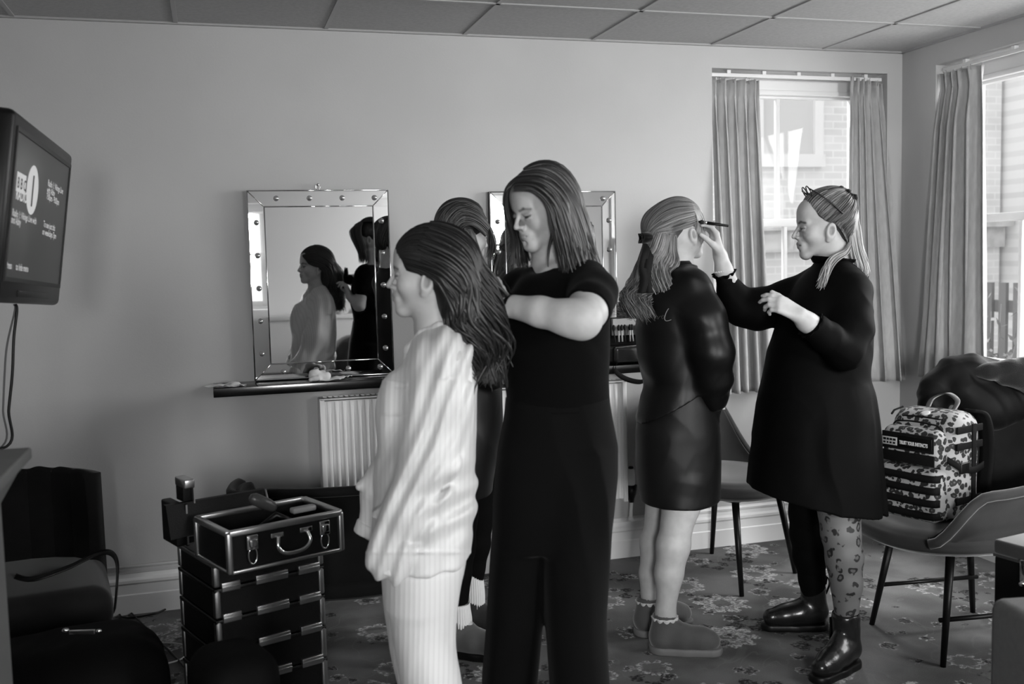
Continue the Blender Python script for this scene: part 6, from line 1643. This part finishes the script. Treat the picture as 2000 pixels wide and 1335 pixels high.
for e in (1, -1):
    rim_ = [gc + L5 * (.033 * e + math.cos(t) * .026) + gu * (math.sin(t) * .02) for t in np.linspace(0, 2 * PI, 30)[:-1]]
    gl.tube(rim_, .0022, 8, close=True)
    gl.tube(catmull([gc + L5 * .060 * e + gu * .008, q5(.078 * e, .03, .10), q5(.086 * e, -.01, .065), q5(.084 * e, -.045, .03)], 20), .0028, 8, flat=1.6)
gl.tube([gc + L5 * .008, gc + gu * .004, gc - L5 * .008], .0022, 8)
go = gl.build('glasses', m_frame, E_)
# brush in the raised hand
br_ = thing('makeup_brush', 'slim black make-up brush held up to the blonde woman\'s face', 'make-up brush', H(1400, 438, 3.74))
ba = H(1381, 435, 3.755); bb = H(1423, 441, 3.74)
MB().tube([ba, ba * .6 + bb * .4, bb], [.0062, .0056, .0045], 12).build('handle', m_black, br_)
bd_ = unit(ba - bb); MB().tube([ba, ba + bd_ * .012], [.006, .0065], 12).build('ferrule', m_chrome, br_); MB().tube([ba + bd_ * .012, ba + bd_ * .022, ba + bd_ * .032], [.0065, .008, .002], 12).build('bristles', mbr, br_)

# =============================== bridesmaid with pinned-up hair, behind
h6 = 3.85
B_ = thing('person', 'woman with pinned-up dark hair in black shirt and leggings behind the pyjama-clad woman', 'person', H(915, 1260, h6) * V3(1, 1, 0))
c = H(908, 455, h6); f = unit(CR * .82 + CF * .55 - UZ * .18); paint = []
sh = (H(888, 575, 3.70), H(920, 570, 4.0)); el = (H(925, 690, 3.66), H(960, 690, 4.02)); wr = (H(972, 738, 3.72), H(1000, 735, 3.9))
hip = (H(905, 850, 3.76), H(925, 850, 3.93)); kn = (H(902, 1020, 3.75), H(935, 1020, 3.95)); an = (H(897, 1185, 3.74), H(924, 1160, 3.95)); toe = (HZ(945, .035, 3.70), HZ(972, .035, 3.93))
s = SDF([c, an[0] - UZ * .1, an[1] - UZ * .1, toe[0], toe[1], H(1030, 735, 3.9), H(870, 640, 3.6), H(880, 640, 4.1)], .11, .004)
body_core(s, H(905, 525, h6), sh, hip, kn, an, toe, el, wr, .98)
head(s, c, f, UZ, .93, lid=.6, paint=paint)
s.chain([c - UZ * .05 - f * .02, H(903, 528, h6)], [.052, .056], .03)
hand(s, H(974, 738, 3.72), CR * .95 + UZ * .05, UZ * .7 - CF * .3, -CF, (.5, .55, .6, .65), .9)
hand(s, H(1002, 735, 3.9), CR * .95 + UZ * .05, UZ * .7, CF, (.5, .55, .6, .65), .9)
BD = s; s.build('body', m_skin, B_, paint)
s = SDF(extent([(840, 510, 3.6), (990, 930, 4.1), (1000, 760, 4.1)]), .08, .005)
s.loft(rows([(522, 888, 925, h6, .065), (535, 872, 945, h6, .10), (560, 855, 962, h6, .16), (620, 848, 970, h6, .175), (700, 852, 976, h6, .17), (770, 860, 982, h6, .165), (850, 862, 980, h6, .17), (930, 866, 966, h6, .17), (960, 868, 962, h6, .17)]), k=.03)
ch(s, [(888, 575, 3.70, 32), (910, 640, 3.66, 34), (928, 690, 3.66, 32), (955, 728, 3.70, 24), (968, 738, 3.72, 20)], .03); ch(s, [(925, 570, 4.0, 30), (958, 690, 4.02, 30), (992, 735, 3.92, 20)], .03)
s.wrap(BD, [(H(905, 528, h6), UZ), (H(968, 738, 3.72), CR), (H(910, 955, h6), -UZ)])
s.displace(folds((.7, .3, .7), 7, .006, 33)); s.displace(folds((1, .3, -.5), 14, .003, 34)); s.build('satin_shirt', m_satin, B_)
s = SDF(extent([(870, 900, 3.7), (960, 1200, 4.0)]), .08, .0046)
ch(s, [(900, 900, 3.77, 44), (902, 1000, 3.75, 31), (898, 1060, 3.75, 30), (896, 1120, 3.74, 24), (896, 1166, 3.74, 17)], .02); ch(s, [(932, 900, 3.93, 38), (936, 1000, 3.95, 28), (930, 1060, 3.95, 26), (926, 1110, 3.95, 19), (924, 1132, 3.95, 16)], .02)
s.wrap(BD, [(H(924, 1150, 3.9), -UZ)], off=.003, far=.03); s.build('leggings', m_blk_t, B_)
for a_, t_, z1 in ((an[0], toe[0], .20), (an[1], toe[1], .27)):
    g = a_ * V3(1, 1, 0)
    MB().grid(lambda u, v: g + (CR * math.cos(2 * PI * u) + CF * math.sin(2 * PI * u)) * (.040 + .0012 * math.sin(60 * PI * u) + .003 * math.sin(5 * v)) + UZ * (.10 + (z1 - .10) * v), 240, 8, thick=.004, closeu=True).build('sock', mat('ribbed_sock', .65, .9), B_)
    slipper(a_, t_, B_, 0, m_suede2 if a_ is an[1] else m_suede, m_black, .05)
s = SDF([c], .15, .0046)
s.ell(c - f * .02 + UZ * .036, (.084, .098, .083), (unit(np.cross(UZ, f)), unit(f * V3(1, 1, .3)), UZ), k=.02); s.ell(H(897, 425, h6), (.075, .075, .06), k=.03); s.ell(H(885, 455, h6), (.05, .06, .055), k=.02)
s.ell(c + f * .105 - UZ * .02, (.08, .055, .09), (unit(np.cross(UZ, f)), f, UZ), k=.006, mode='sub'); s.displace(folds((1, .2, .8), 16, .005, 9))
U6 = [[(950, 428, -.04), (932, 405, -.06), (908, 396, -.06), (885, 405, -.06), (872, 430, -.05), (872, 455, -.05)],
      [(955, 445, -.06), (935, 425, -.085), (908, 415, -.09), (888, 425, -.085), (878, 448, -.07), (884, 470, -.06)],
      [(948, 462, -.07), (930, 445, -.09), (910, 440, -.095), (893, 450, -.09), (884, 470, -.07), (895, 485, -.05)],
      [(935, 400, .0), (915, 392, .0), (892, 396, .0), (872, 415, .0), (864, 445, .0), (870, 470, 0)]]
D6 = [[(945, 425, -.05), (958, 445, -.05), (965, 470, -.04), (964, 490, -.03), (956, 510, -.03)], [(940, 430, -.02), (955, 448, .0), (961, 470, .0), (958, 495, .01), (962, 518, .01)]]
B6 = [[(905, 445, -.09), (912, 465, -.092), (918, 485, -.088), (922, 500, -.08)], [(922, 448, -.085), (930, 468, -.08), (934, 488, -.07), (932, 505, -.06)]]
m_h6 = hair_mat('dark_streaked_hair', .005, .10, .42)
locks('hair', m_h6, [(both(h6, U6), 800, .0028, .004, 1.6, .005, 0, .6), ([G(h6, q) for q in D6], 40, .0022, .004, 1.2, .006, .2, .9), ([G(h6, q) for q in B6], 60, .0034, .003, 1, .004, .2, .8)], s, B_, 9)
# ------------------------------------------------------------------ light
w = bpy.data.worlds.new('overcast_sky'); sc.world = w; w.use_nodes = True
bgn = w.node_tree.nodes['Background']; bgn.inputs[0].default_value = (1, 1, 1, 1); bgn.inputs[1].default_value = 1.7
def area(name, loc, target, sx, sy_, power):
    l = bpy.data.lights.new(name, 'AREA'); l.shape = 'RECTANGLE'; l.size = sx; l.size_y = sy_; l.energy = power
    o = bpy.data.objects.new(name, l); COL.objects.link(o); o.location = loc
    d = Vector(target) - Vector(loc); o.rotation_euler = d.to_track_quat('-Z', 'Y').to_euler(); return o
# daylight standing outside the windows; the last lamp is an added fill
area('daylight_window_1', (2.9, 6.0, 3.9), (2.6, 4.0, .6), 1.8, 1.3, 440)
area('daylight_window_2', (XR + .85, 3.0, 2.1), (0, 2.4, .4), 1.4, 1.6, 170)
area('daylight_window_3', (XR + .75, 1.325, 2.2), (1.4, 2.6, .2), 1.5, 1.6, 50).data.spread = 2.0
area('daylight_window_4', (XR + .75, -.1, 1.8), (.4, -2.2, 1.5), 1.3, 1.5, 340)
area('daylight_window_5', (2.78, YR - .75, 1.95), (3.1, 3, 1.0), 1.0, 1.5, 125).data.spread = 1.7
area('fill_lamp', (-.62, YR - .8, 1.9), (3.0, 3.6, 1.3), 1.0, .9, 125).data.spread = 1.5  # added lamp, brightens the lower left and right-hand walls
sc.view_settings.view_transform = 'Standard'; sc.view_settings.look = 'None'
sc.view_settings.exposure = -0.14; sc.view_settings.gamma = 1.0; sc.view_settings.use_curve_mapping = False
for o in bpy.data.objects:
    if '_b' in o: del o['_b']
try:
    sc.cycles.max_bounces = 8; sc.cycles.diffuse_bounces = 5; sc.cycles.glossy_bounces = 4; sc.cycles.transparent_max_bounces = 8
    sc.cycles.sample_clamp_indirect = 4.0; sc.cycles.caustics_reflective = False; sc.cycles.caustics_refractive = False
except Exception: pass
